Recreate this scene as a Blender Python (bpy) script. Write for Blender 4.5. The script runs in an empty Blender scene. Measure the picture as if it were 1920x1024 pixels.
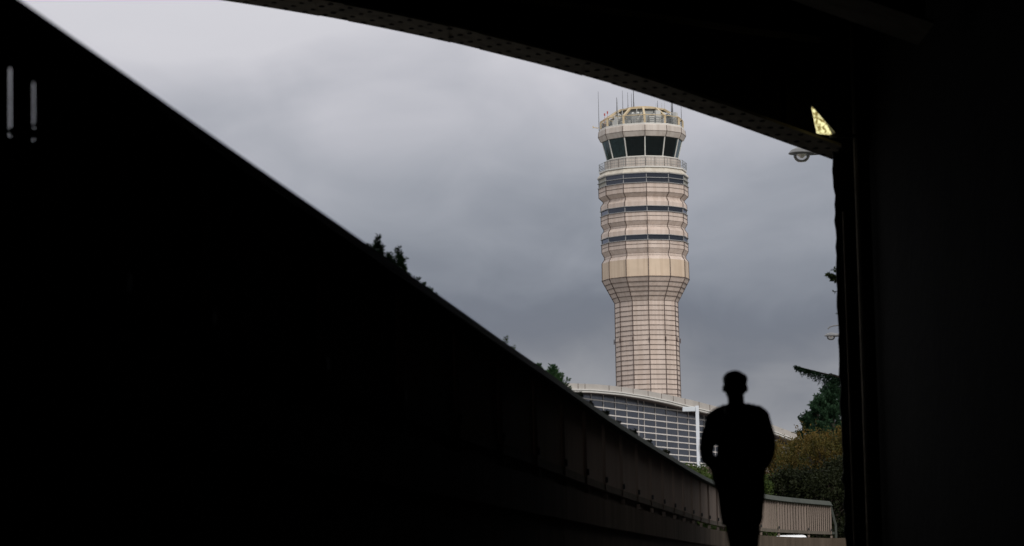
import bpy, bmesh, math, random
import numpy as np
from mathutils import Vector, Matrix, Euler
R = math.radians
rng = random.Random(7)
sc = bpy.context.scene
col = sc.collection

# ------------------------------------------------------------------ camera
FPX = 5300.0                                   # focal length in pixels of the 1920 px wide picture
EYE = Vector((0, 0, 1.5))
PITCH, ROLL = math.atan(568 / FPX), R(1.2)
fwd = Vector((0, math.cos(PITCH), math.sin(PITCH)))
r0, u0 = Vector((1, 0, 0)), Vector((0, -math.sin(PITCH), math.cos(PITCH)))
right = r0 * math.cos(ROLL) - u0 * math.sin(ROLL)
up = u0 * math.cos(ROLL) + r0 * math.sin(ROLL)
cam_d = bpy.data.cameras.new('camera')
cam = bpy.data.objects.new('camera', cam_d); col.objects.link(cam)
m = Matrix.Identity(4)
for i in range(3):
    m[i][0], m[i][1], m[i][2], m[i][3] = right[i], up[i], -fwd[i], EYE[i]
cam.matrix_world = m
cam_d.sensor_width = 36; cam_d.sensor_fit = 'HORIZONTAL'
cam_d.lens = 36 * FPX / 1920
cam_d.clip_start = 0.1; cam_d.clip_end = 12000
cam_d.dof.use_dof = True
cam_d.dof.focus_distance = 120
cam_d.dof.aperture_fstop = 3.4
sc.camera = cam

def at(px, py, Y):
    """point at world depth Y that the photo shows at pixel px, py (1920 x 1024)"""
    d = fwd + right * ((px - 960) / FPX) + up * ((512 - py) / FPX)
    return EYE + d * (Y / d.y)

# ------------------------------------------------------------------ sky, sun, exposure
SUN_EL, SUN_AZ = R(31), R(149)                 # azimuth clockwise from +Y (north): behind and right
w = bpy.data.worlds.new('World'); sc.world = w; w.use_nodes = True
nt = w.node_tree; nt.nodes.clear()
N = nt.nodes.new; L = nt.links.new
out = N('ShaderNodeOutputWorld'); bg = N('ShaderNodeBackground'); bg2 = N('ShaderNodeBackground'); add = N('ShaderNodeAddShader')
tc = N('ShaderNodeTexCoord'); sep = N('ShaderNodeSeparateXYZ'); L(tc.outputs['Generated'], sep.inputs[0])
def math_n(op, a, b=None, clamp=False):
    n = N('ShaderNodeMath'); n.operation = op; n.use_clamp = clamp
    for k, v in enumerate((a, b)):
        if v is None: continue
        if isinstance(v, (int, float)): n.inputs[k].default_value = v
        else: L(v, n.inputs[k])
    return n.outputs[0]
def noise_n(scale, loc, scl, detail=5, rough=.5, dist=0.0):
    mp = N('ShaderNodeMapping'); mp.inputs['Location'].default_value = loc; mp.inputs['Scale'].default_value = scl
    L(tc.outputs['Generated'], mp.inputs[0])
    n = N('ShaderNodeTexNoise'); n.inputs['Scale'].default_value = scale; n.inputs['Detail'].default_value = detail
    n.inputs['Roughness'].default_value = rough; n.inputs['Distortion'].default_value = dist
    L(mp.outputs[0], n.inputs['Vector']); return n.outputs['Fac']
n1 = noise_n(9, (2.3, 0, 0.4), (1, 1, 1.9), 4, .45, .5)
n2 = noise_n(26, (0, 0, 4.1), (.9, .9, 1.5), 5, .52, .8)
t = math_n('ADD', sep.outputs['Z'], math_n('MULTIPLY', math_n('SUBTRACT', n1, .5), .10))
t = math_n('ADD', t, math_n('MULTIPLY', math_n('SUBTRACT', n2, .5), .026))
t = math_n('ADD', t, math_n('MULTIPLY', sep.outputs['X'], -.04))
rmp = N('ShaderNodeValToRGB'); rmp.color_ramp.interpolation = 'B_SPLINE'
def srgb(r, g, b):
    f = lambda c: (c / 255 / 12.92) if c / 255 <= .04045 else ((c / 255 + .055) / 1.055) ** 2.4
    return (f(r), f(g), f(b), 1)
stops = [(0.0, srgb(142, 144, 150)), (.060, srgb(158, 159, 164)), (.086, srgb(103, 108, 120)),
         (.106, srgb(122, 127, 138)), (.142, srgb(158, 162, 171)), (.195, srgb(208, 206, 213)),
         (.40, srgb(232, 232, 234)), (1.0, (1.25, 1.25, 1.28, 1))]
cr = rmp.color_ramp
cr.elements[0].position, cr.elements[0].color = stops[0]
cr.elements[1].position, cr.elements[1].color = stops[-1]
for p, c in stops[1:-1]:
    e = cr.elements.new(p); e.color = c
L(t, rmp.inputs[0]); L(rmp.outputs[0], bg.inputs[0]); bg.inputs[1].default_value = 1.0
sky = N('ShaderNodeTexSky'); sky.sky_type = 'NISHITA'; sky.sun_disc = False
sky.sun_elevation = SUN_EL; sky.sun_rotation = SUN_AZ
bg2.inputs[1].default_value = 0.002
L(sky.outputs[0], bg2.inputs[0]); L(bg.outputs[0], add.inputs[0]); L(bg2.outputs[0], add.inputs[1]); L(add.outputs[0], out.inputs[0])
sd = bpy.data.lights.new('sun', 'SUN'); sd.energy = 1.6; sd.angle = R(10); sd.color = (1, .95, .88)
so = bpy.data.objects.new('sun', sd); col.objects.link(so)
sdir = Vector((math.sin(SUN_AZ) * math.cos(SUN_EL), math.cos(SUN_AZ) * math.cos(SUN_EL), math.sin(SUN_EL)))
so.rotation_euler = (-sdir).to_track_quat('-Z', 'Y').to_euler()
sc.view_settings.view_transform = 'Standard'; sc.view_settings.look = 'None'
sc.view_settings.exposure = 0; sc.view_settings.gamma = 1

# ------------------------------------------------------------------ helpers
def mat(name, c, rough=.7, metal=0, spec=.5, vary=.0, scale=3, c2=None, bump=0, bscale=None, streak=False, stretch=None, thresh=None):
    m = bpy.data.materials.new(name); m.use_nodes = True
    nt = m.node_tree; b = nt.nodes['Principled BSDF']
    b.inputs['Base Color'].default_value = (*c, 1); b.inputs['Roughness'].default_value = rough
    b.inputs['Metallic'].default_value = metal; b.inputs['Specular IOR Level'].default_value = spec
    tc = nt.nodes.new('ShaderNodeTexCoord'); mp = nt.nodes.new('ShaderNodeMapping')
    nt.links.new(tc.outputs['Object'], mp.inputs[0])
    if streak: mp.inputs['Scale'].default_value = (1, 1, .12)
    if stretch: mp.inputs['Scale'].default_value = stretch
    if vary or c2:
        n = nt.nodes.new('ShaderNodeTexNoise'); n.inputs['Scale'].default_value = scale; n.inputs['Detail'].default_value = 6
        n.inputs['Roughness'].default_value = .62
        nt.links.new(mp.outputs[0], n.inputs['Vector'])
        r = nt.nodes.new('ShaderNodeValToRGB')
        lo, hi = thresh or (.32, .68)
        r.color_ramp.elements[0].position = lo; r.color_ramp.elements[1].position = hi
        a = c2 if c2 else tuple(x * (1 - vary) for x in c)
        r.color_ramp.elements[0].color = (*a, 1)
        r.color_ramp.elements[1].color = (*c, 1) if c2 else (*[min(1, x * (1 + vary * .6)) for x in c], 1)
        nt.links.new(n.outputs['Fac'], r.inputs[0]); nt.links.new(r.outputs[0], b.inputs['Base Color'])
    if bump:
        n = nt.nodes.new('ShaderNodeTexNoise'); n.inputs['Scale'].default_value = bscale or scale * 6; n.inputs['Detail'].default_value = 5
        nt.links.new(tc.outputs['Object'], n.inputs['Vector'])
        bp = nt.nodes.new('ShaderNodeBump'); bp.inputs['Strength'].default_value = bump; bp.inputs['Distance'].default_value = .02
        nt.links.new(n.outputs['Fac'], bp.inputs['Height']); nt.links.new(bp.outputs[0], b.inputs['Normal'])
    return m

def leafmat(name, c, c2, scale=1.5, trans=.25):
    m = mat(name, c, .65, vary=.3, c2=c2, scale=scale, spec=.12)
    nt = m.node_tree; b = nt.nodes['Principled BSDF']; o = nt.nodes['Material Output']
    tr = nt.nodes.new('ShaderNodeBsdfTranslucent'); mx = nt.nodes.new('ShaderNodeMixShader'); mx.inputs[0].default_value = trans
    src = b.inputs['Base Color'].links[0].from_socket
    nt.links.new(src, tr.inputs[0]); nt.links.new(b.outputs[0], mx.inputs[1]); nt.links.new(tr.outputs[0], mx.inputs[2])
    nt.links.new(mx.outputs[0], o.inputs[0]); return m

def thing(name, label, cat, loc=(0, 0, 0), group=None):
    o = bpy.data.objects.new(name, None); col.objects.link(o); o.location = loc
    o.empty_display_size = .3
    o['label'] = label; o['category'] = cat
    if group: o['group'] = group
    return o
def tag(o, label=None, cat=None, group=None, kind=None):
    for k, v in (('label', label), ('category', cat), ('group', group), ('kind', kind)):
        if v: o[k] = v
    return o

class MB:
    """collects shapes in world coordinates and links them as one mesh"""
    def __init__(s): s.v = []; s.f = []; s.mi = []; s.cur = 0
    def add(s, vs, fs):
        b = len(s.v); s.v += [tuple(v) for v in vs]; s.f += [tuple(b + i for i in f) for f in fs]; s.mi += [s.cur] * len(fs)
    def box(s, c, size, rz=0, rx=0, ry=0):
        hx, hy, hz = [x / 2 for x in size]; e = Euler((rx, ry, rz)).to_matrix(); c = Vector(c)
        vs = [c + e @ Vector((x, y, z)) for x in (-hx, hx) for y in (-hy, hy) for z in (-hz, hz)]
        s.add(vs, [(0, 1, 3, 2), (4, 6, 7, 5), (0, 4, 5, 1), (2, 3, 7, 6), (0, 2, 6, 4), (1, 5, 7, 3)])
    def bar(s, a, b, w, h, side=None):
        """rectangular bar from a to b; w across (horizontal), h the other way"""
        a, b = Vector(a), Vector(b); d = (b - a).normalized()
        sd = Vector(side) if side else d.cross(Vector((0, 0, 1)))
        if sd.length < 1e-4: sd = Vector((1, 0, 0))
        sd = (sd - d * sd.dot(d)).normalized(); u = sd.cross(d).normalized()
        vs = [p + sd * (w / 2 * i) + u * (h / 2 * j) for p in (a, b) for i, j in ((-1, -1), (1, -1), (1, 1), (-1, 1))]
        s.add(vs, [(0, 1, 2, 3), (7, 6, 5, 4), (0, 4, 5, 1), (1, 5, 6, 2), (2, 6, 7, 3), (3, 7, 4, 0)])
    def tube(s, pts, rad, n=8, cap=True):
        pts = [Vector(p) for p in pts]; rs = rad if isinstance(rad, (list, tuple)) else [rad] * len(pts)
        rings = []; ref = None
        for i, p in enumerate(pts):
            d = (pts[min(i + 1, len(pts) - 1)] - pts[max(i - 1, 0)]).normalized()
            if ref is None: ref = d.orthogonal().normalized()
            ref = (ref - d * ref.dot(d)); ref = ref.normalized() if ref.length > 1e-5 else d.orthogonal().normalized()
            q = d.cross(ref)
            rings += [p + (ref * math.cos(2 * math.pi * k / n) + q * math.sin(2 * math.pi * k / n)) * rs[i] for k in range(n)]
        fs = []
        for i in range(len(pts) - 1):
            for k in range(n):
                a, b = i * n + k, i * n + (k + 1) % n; fs.append((a, b, b + n, a + n))
        if cap: fs.append(tuple(range(n))[::-1]); fs.append(tuple(range((len(pts) - 1) * n, len(pts) * n)))
        s.add(rings, fs)
    def revolve(s, c, prof, n=12, a0=0, caps=False, closed=False):
        """prof: (r, z) bottom to top, around vertical axis at c=(x, y)"""
        vs = []
        for r, z in prof:
            for k in range(n):
                a = a0 + 2 * math.pi * k / n; vs.append((c[0] + r * math.cos(a), c[1] + r * math.sin(a), z))
        fs = []; P = len(prof)
        for i in range(P if closed else P - 1):
            j = (i + 1) % P
            for k in range(n):
                fs.append((i * n + k, i * n + (k + 1) % n, j * n + (k + 1) % n, j * n + k))
        if caps: fs.append(tuple(range(n))[::-1]); fs.append(tuple(range((P - 1) * n, P * n)))
        s.add(vs, fs)
    def ring(s, c, ri, ro, z0, z1, n=12, a0=0):
        s.revolve(c, [(ri, z0), (ro, z0), (ro, z1), (ri, z1)], n, a0, closed=True)
    def build(s, name, mats, parent=None, smooth=False, origin=None):
        me = bpy.data.meshes.new(name)
        off = Vector(origin) if origin is not None else (Vector(parent.matrix_basis.translation) if parent else Vector((0, 0, 0)))
        p = parent.parent if parent else None
        if parent and origin is None:
            off = root_loc(parent)
        me.from_pydata([tuple(Vector(v) - off) for v in s.v], [], s.f)
        mats = mats if isinstance(mats, (list, tuple)) else [mats]
        for m in mats: me.materials.append(m)
        if len(mats) > 1: me.polygons.foreach_set('material_index', s.mi)
        if smooth: me.polygons.foreach_set('use_smooth', [True] * len(me.polygons))
        me.update()
        o = bpy.data.objects.new(name, me); col.objects.link(o)
        if parent: o.parent = parent
        else: o.location = off
        return o
def root_loc(o):
    v = Vector((0, 0, 0))
    while o: v += Vector(o.location); o = o.parent
    return v

def bevel(o, wd, seg=2):
    md = o.modifiers.new('bevel', 'BEVEL'); md.width = wd; md.segments = seg; md.limit_method = 'ANGLE'; return o

# ------------------------------------------------------------------ materials
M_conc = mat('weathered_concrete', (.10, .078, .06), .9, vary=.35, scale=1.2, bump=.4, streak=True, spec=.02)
M_conc_dark = mat('shaded_concrete', (.007, .0068, .006), .95, vary=.4, scale=.8, bump=.5, spec=.02)  # near-black base puts the shade under the overpass into the colour
M_ceiling = mat('shaded_ceiling', (.02, .019, .018), .95, vary=.3, scale=1, spec=.02)  # shade of the deck underside put into its dark base colour
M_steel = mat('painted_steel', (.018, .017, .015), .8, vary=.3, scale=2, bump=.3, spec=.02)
M_flange = mat('flange_steel', (.15, .13, .10), .75, vary=.35, scale=3, bump=.3, spec=.02)
M_rivet = mat('rusty_rivet', (.02, .015, .012), .8, spec=.2)
M_rail = mat('railing_paint', (.25, .20, .17), .95, vary=.12, scale=2, streak=True, spec=.02)
M_railcap = mat('railing_cap', (.072, .078, .070), .9, vary=.12, scale=2, spec=.02)
M_path = mat('walkway_asphalt', (.04, .038, .036), .9, vary=.3, scale=1.5, bump=.3, spec=.02)
M_ground = mat('ground_soil', (.055, .06, .035), .95, vary=.4, scale=.3, c2=(.03, .045, .02))
M_panel = mat('tower_panel', (.63, .52, .455), .6, vary=.10, scale=.5, streak=True)
M_panel_light = mat('tower_parapet_panel', (.58, .52, .47), .6, vary=.12, scale=.7, streak=True)
M_belt = mat('tower_belt_panel', (.62, .49, .37), .6, vary=.07, scale=.6)
M_cream = mat('tower_fascia', (.60, .55, .47), .6, vary=.12, scale=.8)
M_joint = mat('tower_joint', (.085, .055, .045), .6)
M_white = mat('white_trim', (.66, .64, .60), .5, vary=.08, scale=1)
M_yellow = mat('yellow_steel', (.54, .43, .27), .5, vary=.15, scale=1)
M_grey = mat('equipment_grey', (.34, .35, .34), .5, vary=.2, scale=1)
M_metal = mat('railing_metal', (.22, .23, .23), .4, metal=.5)
M_dark = mat('dark_metal', (.03, .03, .03), .5)
M_cabin = mat('cab_interior', (.018, .018, .017), .8, vary=.5, scale=2)
M_red = mat('obstruction_red', (.45, .06, .05), .5)
def glassmat(name, tint, refl=.5, rough=.03, tr=.0, base=(.01, .012, .015), fk=1.0, trc=None, vn=0):
    m = bpy.data.materials.new(name); m.use_nodes = True; nt = m.node_tree
    b = nt.nodes['Principled BSDF']; b.inputs['Base Color'].default_value = (*base, 1); b.inputs['Roughness'].default_value = .2
    o = nt.nodes['Material Output']; g = nt.nodes.new('ShaderNodeBsdfGlossy'); g.inputs['Roughness'].default_value = rough
    g.inputs['Color'].default_value = (*tint, 1)
    src = b.outputs[0]
    if tr:
        t = nt.nodes.new('ShaderNodeBsdfTransparent'); t.inputs[0].default_value = (*(trc or (tr * .82, tr * .98, tr)), 1); src = t.outputs[0]
    lw = nt.nodes.new('ShaderNodeFresnel'); lw.inputs[0].default_value = 1.5
    ml = nt.nodes.new('ShaderNodeMath'); ml.operation = 'MULTIPLY_ADD'; ml.use_clamp = True
    nt.links.new(lw.outputs[0], ml.inputs[0]); ml.inputs[1].default_value = fk; ml.inputs[2].default_value = refl
    mx = nt.nodes.new('ShaderNodeMixShader'); nt.links.new(ml.outputs[0], mx.inputs[0])
    nt.links.new(src, mx.inputs[1]); nt.links.new(g.outputs[0], mx.inputs[2]); nt.links.new(mx.outputs[0], o.inputs[0])
    if vn:      # blinds and rooms behind the panes vary from place to place
        tcv = nt.nodes.new('ShaderNodeTexCoord'); nv = nt.nodes.new('ShaderNodeTexNoise'); nv.inputs['Scale'].default_value = .22; nv.inputs['Detail'].default_value = 3
        nt.links.new(tcv.outputs['Object'], nv.inputs['Vector']); rv = nt.nodes.new('ShaderNodeValToRGB')
        rv.color_ramp.elements[0].position = .35; rv.color_ramp.elements[0].color = (.008, .011, .020, 1)
        rv.color_ramp.elements[1].position = .75; rv.color_ramp.elements[1].color = (.018, .022, .034, 1)
        nt.links.new(nv.outputs['Fac'], rv.inputs[0]); nt.links.new(rv.outputs[0], b.inputs['Base Color'])
    # slightly wavy panes
    tc = nt.nodes.new('ShaderNodeTexCoord'); n = nt.nodes.new('ShaderNodeTexNoise'); n.inputs['Scale'].default_value = .6
    nt.links.new(tc.outputs['Object'], n.inputs['Vector'])
    bp = nt.nodes.new('ShaderNodeBump'); bp.inputs['Strength'].default_value = .15; bp.inputs['Distance'].default_value = .05
    nt.links.new(n.outputs['Fac'], bp.inputs['Height']); nt.links.new(bp.outputs[0], g.inputs['Normal'])
    return m
M_cabglass = glassmat('cab_glass', (.8, .95, 1), .0, tr=.55)
M_bandglass = glassmat('band_glass', (.62, .72, 1.0), .035, fk=.55)
M_termglass = glassmat('curtain_glass', (.42, .54, .85), .018, fk=.03, vn=1)

# ------------------------------------------------------------------ ground, walkway, terrain
def poly_slab(name, pts, z, m, zf=None):
    me = bpy.data.meshes.new(name)
    me.from_pydata([(x, y, zf(x, y) if zf else z) for x, y in pts], [], [tuple(range(len(pts)))])
    me.materials.append(m); o = bpy.data.objects.new(name, me); col.objects.link(o); return o
g = poly_slab('ground', [(-5000, -5000), (5000, -5000), (5000, 6000), (-5000, 6000)], -.06, M_ground); tag(g, kind='structure')

# railing line: top edge as seen along the photo, at 2.33 m above the eye
RH = 3.83
def on_height(px, py, z):
    d = fwd + right * ((px - 960) / FPX) + up * ((512 - py) / FPX)
    return EYE + d * ((z - EYE.z) / d.z)
rail_px = [(28, 0), (200, 120), (400, 261), (640, 428), (856, 580), (940, 640), (1027, 700), (1140, 781), (1253, 853), (1320, 893), (1360, 909), (1435, 927), (1500, 935), (1555, 940)]
base = [on_height(x, y, RH) for x, y in rail_px]
d0 = (base[1] - base[0]).normalized()
base = [base[0] - d0 * 26] + base
def smooth_path(P, n=24):
    res = []
    for i in range(len(P) - 1):
        p0 = P[max(i - 1, 0)]; p1 = P[i]; p2 = P[i + 1]; p3 = P[min(i + 2, len(P) - 1)]
        for k in range(n):
            u = k / n
            res.append(.5 * ((2 * p1) + (p2 - p0) * u + (2 * p0 - 5 * p1 + 4 * p2 - p3) * u * u + (3 * p1 - p0 - 3 * p2 + p3) * u ** 3))
    res.append(P[-1]); return res
raw = smooth_path(base)
# low-pass the path, then measure by arc length
arr = np.array([[p.x, p.y] for p in raw])
seg = np.r_[0, np.cumsum(np.hypot(*np.diff(arr, axis=0).T))]
S_TOT = seg[-1]
ss = np.linspace(0, S_TOT, 500)
fine = np.c_[np.interp(ss, seg, arr[:, 0]), np.interp(ss, seg, arr[:, 1])]
ker = np.ones(9) / 9
for k in range(2):
    pad = np.r_[np.repeat(fine[:1], 4, 0), fine, np.repeat(fine[-1:], 4, 0)]
    sm = np.c_[np.convolve(pad[:, 0], ker, 'valid'), np.convolve(pad[:, 1], ker, 'valid')]
    sm[:6] = fine[:6]; sm[-6:] = fine[-6:]; fine = sm
def RP(s):
    s = max(0, min(S_TOT, s)); x = np.interp(s, ss, fine[:, 0]); y = np.interp(s, ss, fine[:, 1])
    e = .15; s1, s2 = max(0, s - e), min(S_TOT, s + e)
    d = Vector((np.interp(s2, ss, fine[:, 0]) - np.interp(s1, ss, fine[:, 0]), np.interp(s2, ss, fine[:, 1]) - np.interp(s1, ss, fine[:, 1]), 0)).normalized()
    return Vector((x, y, 0)), d, Vector((d.y, -d.x, 0))          # point, along, towards the walkway
def path_s(Y):                       # arc length where the line reaches depth Y
    i = int(np.argmin(abs(fine[:, 1] - Y))); return ss[i]

def gz(y):                           # walkway height
    return max(0, min(1.13, (y + 1) * .0565)) if y < 19 else 1.13
# walkway strip: rows across between railing wall and right wall
wm = MB(); rows = []
ys = list(np.arange(-30, 24, 1.5)) + list(np.arange(24, 76, 4))
for y in ys: rows += [(RP(path_s(y))[0].x - .05 if y > -14 else RP(0)[0].x - .05, y, gz(y)), (22 if y > 38 else 6, y, gz(y))]
wm.add(rows, [(2 * i, 2 * i + 1, 2 * i + 3, 2 * i + 2) for i in range(len(ys) - 1)])
tag(wm.build('walkway', M_path), kind='structure')
M_apron = mat('apron_paving', (.17, .165, .155), .9, vary=.3, scale=.05)
# raised planting bed and the land beyond the retaining wall
TZ = 1.43
pl = [RP(s)[0] - RP(s)[2] * .18 for s in np.linspace(0, S_TOT, 90)]
pts = [(p.x, p.y) for p in pl]
pts = pts + [(16, 101), (70, 92), (400, 92), (400, 900), (-500, 900), (-500, -25)]
tb = poly_slab('terrain', pts, TZ, M_apron); tag(tb, kind='structure')

M_soil = mat('planter_soil', (.03, .024, .018), .95, vary=.4, scale=4, bump=.6, spec=.02)
def rail_bed():
    S = [s for s in np.linspace(0, S_TOT, 120) if RP(s)[0].y < 74]; vs = []; fs = []
    for s in S:
        p, d, nn = RP(s); y = p.y; h = RH - .98 - max(0, (y - 50)) * .013
        for o, z in ((.05, h), (1.6, h + .05), (3.2, TZ - .02)):
            q = p - nn * o; vs.append((q.x, q.y, z))
    n = len(S); fs = [(i * 3 + j, i * 3 + 3 + j, i * 3 + 4 + j, i * 3 + 1 + j) for i in range(n - 1) for j in (0, 1)]
    # front skirt so the bed is closed towards the walkway
    b = len(vs)
    for s in S: p, d, nn = RP(s); q = p - nn * .05; vs.append((q.x, q.y, RH - 1.5))
    fs += [(b + i, b + i + 1, i * 3 + 3, i * 3) for i in range(n - 1)]
    me = bpy.data.meshes.new('planting_bed'); me.from_pydata(vs, [], fs); me.materials.append(M_soil)
    o = bpy.data.objects.new('planting_bed', me); col.objects.link(o); o['kind'] = 'structure'
rail_bed()
# ------------------------------------------------------------------ retaining wall + railing
wall = MB()
def sweep(mb, s0, s1, prof, step=.9):
    """prof: closed list of (offset to walkway side, z)"""
    n = max(2, int((s1 - s0) / step) + 1); S = np.linspace(s0, s1, n); vs = []
    for s in S:
        p, d, nn = RP(s)
        vs += [p + nn * o + Vector((0, 0, z)) for o, z in prof]
    k = len(prof); fs = [(i * k + j, i * k + (j + 1) % k, (i + 1) * k + (j + 1) % k, (i + 1) * k + j) for i in range(n - 1) for j in range(k)]
    fs += [tuple(range(k))[::-1], tuple(range((n - 1) * k, n * k))]
    mb.add(vs, fs)
WT = RH - 1.27                         # top of the wall
wall_root = thing('retaining_wall', 'long curved concrete retaining wall under the slatted railing', 'wall', tuple(RP(path_s(40))[0]))
J = np.arange(0, S_TOT + .1, 3.0)
for i in range(len(J)):
    a = J[i] + .012; b = min(J[i] + 3.0 - .012, S_TOT + .0)
    if b - a > .2: sweep(wall, a, b, [(.02, -.1), (.02, WT - .42), (-.16, WT - .42), (-.16, -.1)], 1)
sweep(wall, 0, S_TOT, [(-.03, -.1), (-.03, WT - .5), (-.17, WT - .5), (-.17, -.1)])
wall.build('wall_panel', M_conc, wall_root)
cp = MB()
for i in range(len(J)):
    a = J[i] + .008; b = min(J[i] + 3.0 - .008, S_TOT + .0)
    if b - a > .2: sweep(cp, a, b, [(.06, WT - .40), (.06, WT), (-.22, WT), (-.22, WT - .40)], 1)
sweep(cp, 0, S_TOT, [(.03, WT - .419), (.03, WT - .02), (-.19, WT - .02), (-.19, WT - .419)])
p, d, nn = RP(S_TOT)
cp.bar(p + d * .02 + Vector((0, 0, WT - .2)), p + Vector((9, -1.0, WT - .2)), .28, .4)

rail = thing('slatted_railing', 'curved metal railing of upright slats with broad sloping top cap', 'railing', tuple(RP(path_s(60))[0] + Vector((0, 0, WT))))
cap = MB()
sweep(cp, 0, path_s(66), [(.0, WT - .02), (.0, RH - 1.139), (-.1, RH - 1.139), (-.1, WT - .02)])
cp.build('coping', M_conc, wall_root)
P = 2.55
def px_s(px):
    k = at(px, 950, 10); k = k.x / k.y; S = np.linspace(path_s(45), S_TOT, 900); return S[int(np.argmin([abs(RP(s)[0].x / RP(s)[0].y - k) for s in S]))]
P = 3.3
s_l = px_s(1342); s_r = px_s(1456)
posts = list(np.arange(s_l - P, 0, -P))[::-1] + [s_l + (s_r - s_l) * k / 4 for k in range(5)] + [px_s(1512), S_TOT - .06]
for a, b in zip(posts[:-1], posts[1:]):
    sweep(cap, a + .004, b - .004, [(.10, RH - .17), (.13, RH - .15), (.02, RH), (-.07, RH), (-.07, RH - .17)], .6)
cap.build('top_cap', M_railcap, rail)
br = MB(); sweep(br, posts[0], S_TOT, [(.035, RH - 1.14), (.035, RH - 1.04), (-.035, RH - 1.04), (-.035, RH - 1.14)], .6)
br.build('bottom_rail', mat('bottom_rail_paint', (.14, .12, .10), .95, vary=.15, spec=.02), rail)
near_s = [None, None]
def slit_s(px):                       # arc length where the vertical plane through px meets the line
    X = at(px, 200, 10); k = X.x / X.y
    i = int(np.argmin([abs(f[0] / f[1] - k) if f[1] > 8 and f[1] < 14 else 9 for f in fine])); lo, hi = ss[max(i - 2, 0)], ss[i + 2]
    S = np.linspace(lo, hi, 80); return S[int(np.argmin([abs(RP(s)[0].x / RP(s)[0].y - k) for s in S]))]
GAP = .0575
gaps = [slit_s(19), slit_s(63)]
for i, (a, b) in enumerate(zip(posts[:-1], posts[1:])):
    sl = MB(); bay_far = RP((a + b) / 2)[0].y > 82
    pitch = (b - a - .08) / 11 if bay_far else .16; n = int((b - a - .08) / pitch); st = (b - a - .08) / n
    for k in range(n):
        s = a + .04 + st * (k + .5)
        wv = st - (.24 if bay_far else .022)
        iv = [(s - wv / 2, s + wv / 2)]
        for q in gaps:
            iv = [x for lo, hi in iv for x in (((lo, min(hi, q - GAP)), (max(lo, q + GAP), hi)) if (lo < q + GAP and hi > q - GAP) else ((lo, hi),))]
        for lo, hi in iv:
          if hi - lo > .008:
            p, d, nn = RP((lo + hi) / 2)
            sl.box(p + Vector((0, 0, RH - .605)), (hi - lo, .03, .872), rz=math.atan2(d.y, d.x))
    # solid kick strip and head strip behind the slats
    sweep(sl, a + .045, b - .045, [(-.012, RH - .27), (-.012, RH - .175), (-.03, RH - .175), (-.03, RH - .27)], .6)
    if RP(a)[0].y > -2: sl.build('slat_panel', M_rail, rail)
for s in posts:
    p, d, nn = RP(s)
    if p.y < -2: continue
    pm = MB(); rz = math.atan2(d.y, d.x)
    pm.box(p + nn * .035 + Vector((0, 0, RH - .66)), (.05, .05, .955), rz=rz)
    pm.box(p + nn * .045 + Vector((0, 0, RH - 1.222)), (.05, .06, .083), rz=rz)
    po = pm.build('post', M_rail, rail)
    bm_ = MB(); bm_.box(p + nn * .075 + d * -.1 + Vector((0, 0, RH - .99)), (.05, .04, .08), rz=rz); bm_.build('bolt_cover', M_dark, po)
p, d, nn = RP(S_TOT)
rk = MB()                               # raking end frame
ye = p.y - .05; k1, k2, k3 = at(1556, 942, ye), at(1567, 985, ye + .1), at(1568, 1011, ye + .1)
rk.bar(k1, k2, .10, .07, side=(0, 1, 0)); rk.bar(k2 + Vector((0, 0, .03)), Vector((k2.x, k2.y, WT + .003)), .10, .07, side=(0, 1, 0))
rk.bar(p + Vector((0, .06, RH - 1.09)), Vector((k2.x, k2.y, RH - 1.09)), .07, .08)
rk.build('end_brace', M_railcap, rail)

# ------------------------------------------------------------------ overpass
YG = 36.0
ov = thing('overpass', 'dark riveted steel arch overpass with column and abutment framing the view', 'overpass', (0, YG, 0))
arch_px = [(1560, 299), (1483, 271), (1374, 233), (1265, 193), (1119, 147), (1000, 117), (900, 92), (787, 65), (669, 42), (550, 20), (416, 0)]
ap = [at(x, y, YG + .56) for x, y in arch_px]
A = [(p.x, p.z) for p in ap]
# parabola-like continuation to the crown and mirrored to the left pier
(xa, za), (xb, zb) = A[-3], A[-1]
sl_ = (zb - za) / (xb - xa); curv = .0135
xs, zs = [], []
x, z, s = xb, zb, sl_
while s < 0:
    x -= .4; s += 2 * curv * .4; z -= s * .4 if s < 0 else 0; A.append((x, z))
xc = A[-1][0]
A = A + [(2 * xc - x, z) for x, z in A[::-1][1:]]
A = A[::-1]                             # left to right
DECK = max(z for x, z in A) + .9
# light smoothing by dense interpolation
AX = np.array([a[0] for a in A]); AZ = np.array([a[1] for a in A])
XX = np.linspace(AX[0], AX[-1], 160); ZZ = np.interp(XX, AX, AZ)
kz = np.ones(9) / 9; zp = np.r_[2 * ZZ[0] - ZZ[4:0:-1], ZZ, 2 * ZZ[-1] - ZZ[-2:-6:-1]]; ZZ = np.convolve(zp, kz, 'valid')
def strip(mb, X, Zb, Zt, y0, y1):
    n = len(X); vs = []
    for x, a, b in zip(X, Zb, Zt): vs += [(x, y0, a), (x, y1, a), (x, y1, b), (x, y0, b)]
    fs = [(i * 4 + j, i * 4 + (j + 1) % 4, i * 4 + 4 + (j + 1) % 4, i * 4 + 4 + j) for i in range(n - 1) for j in range(4)]
    fs += [(0, 3, 2, 1), (4 * n - 4, 4 * n - 3, 4 * n - 2, 4 * n - 1)]; mb.add(vs, fs)
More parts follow.
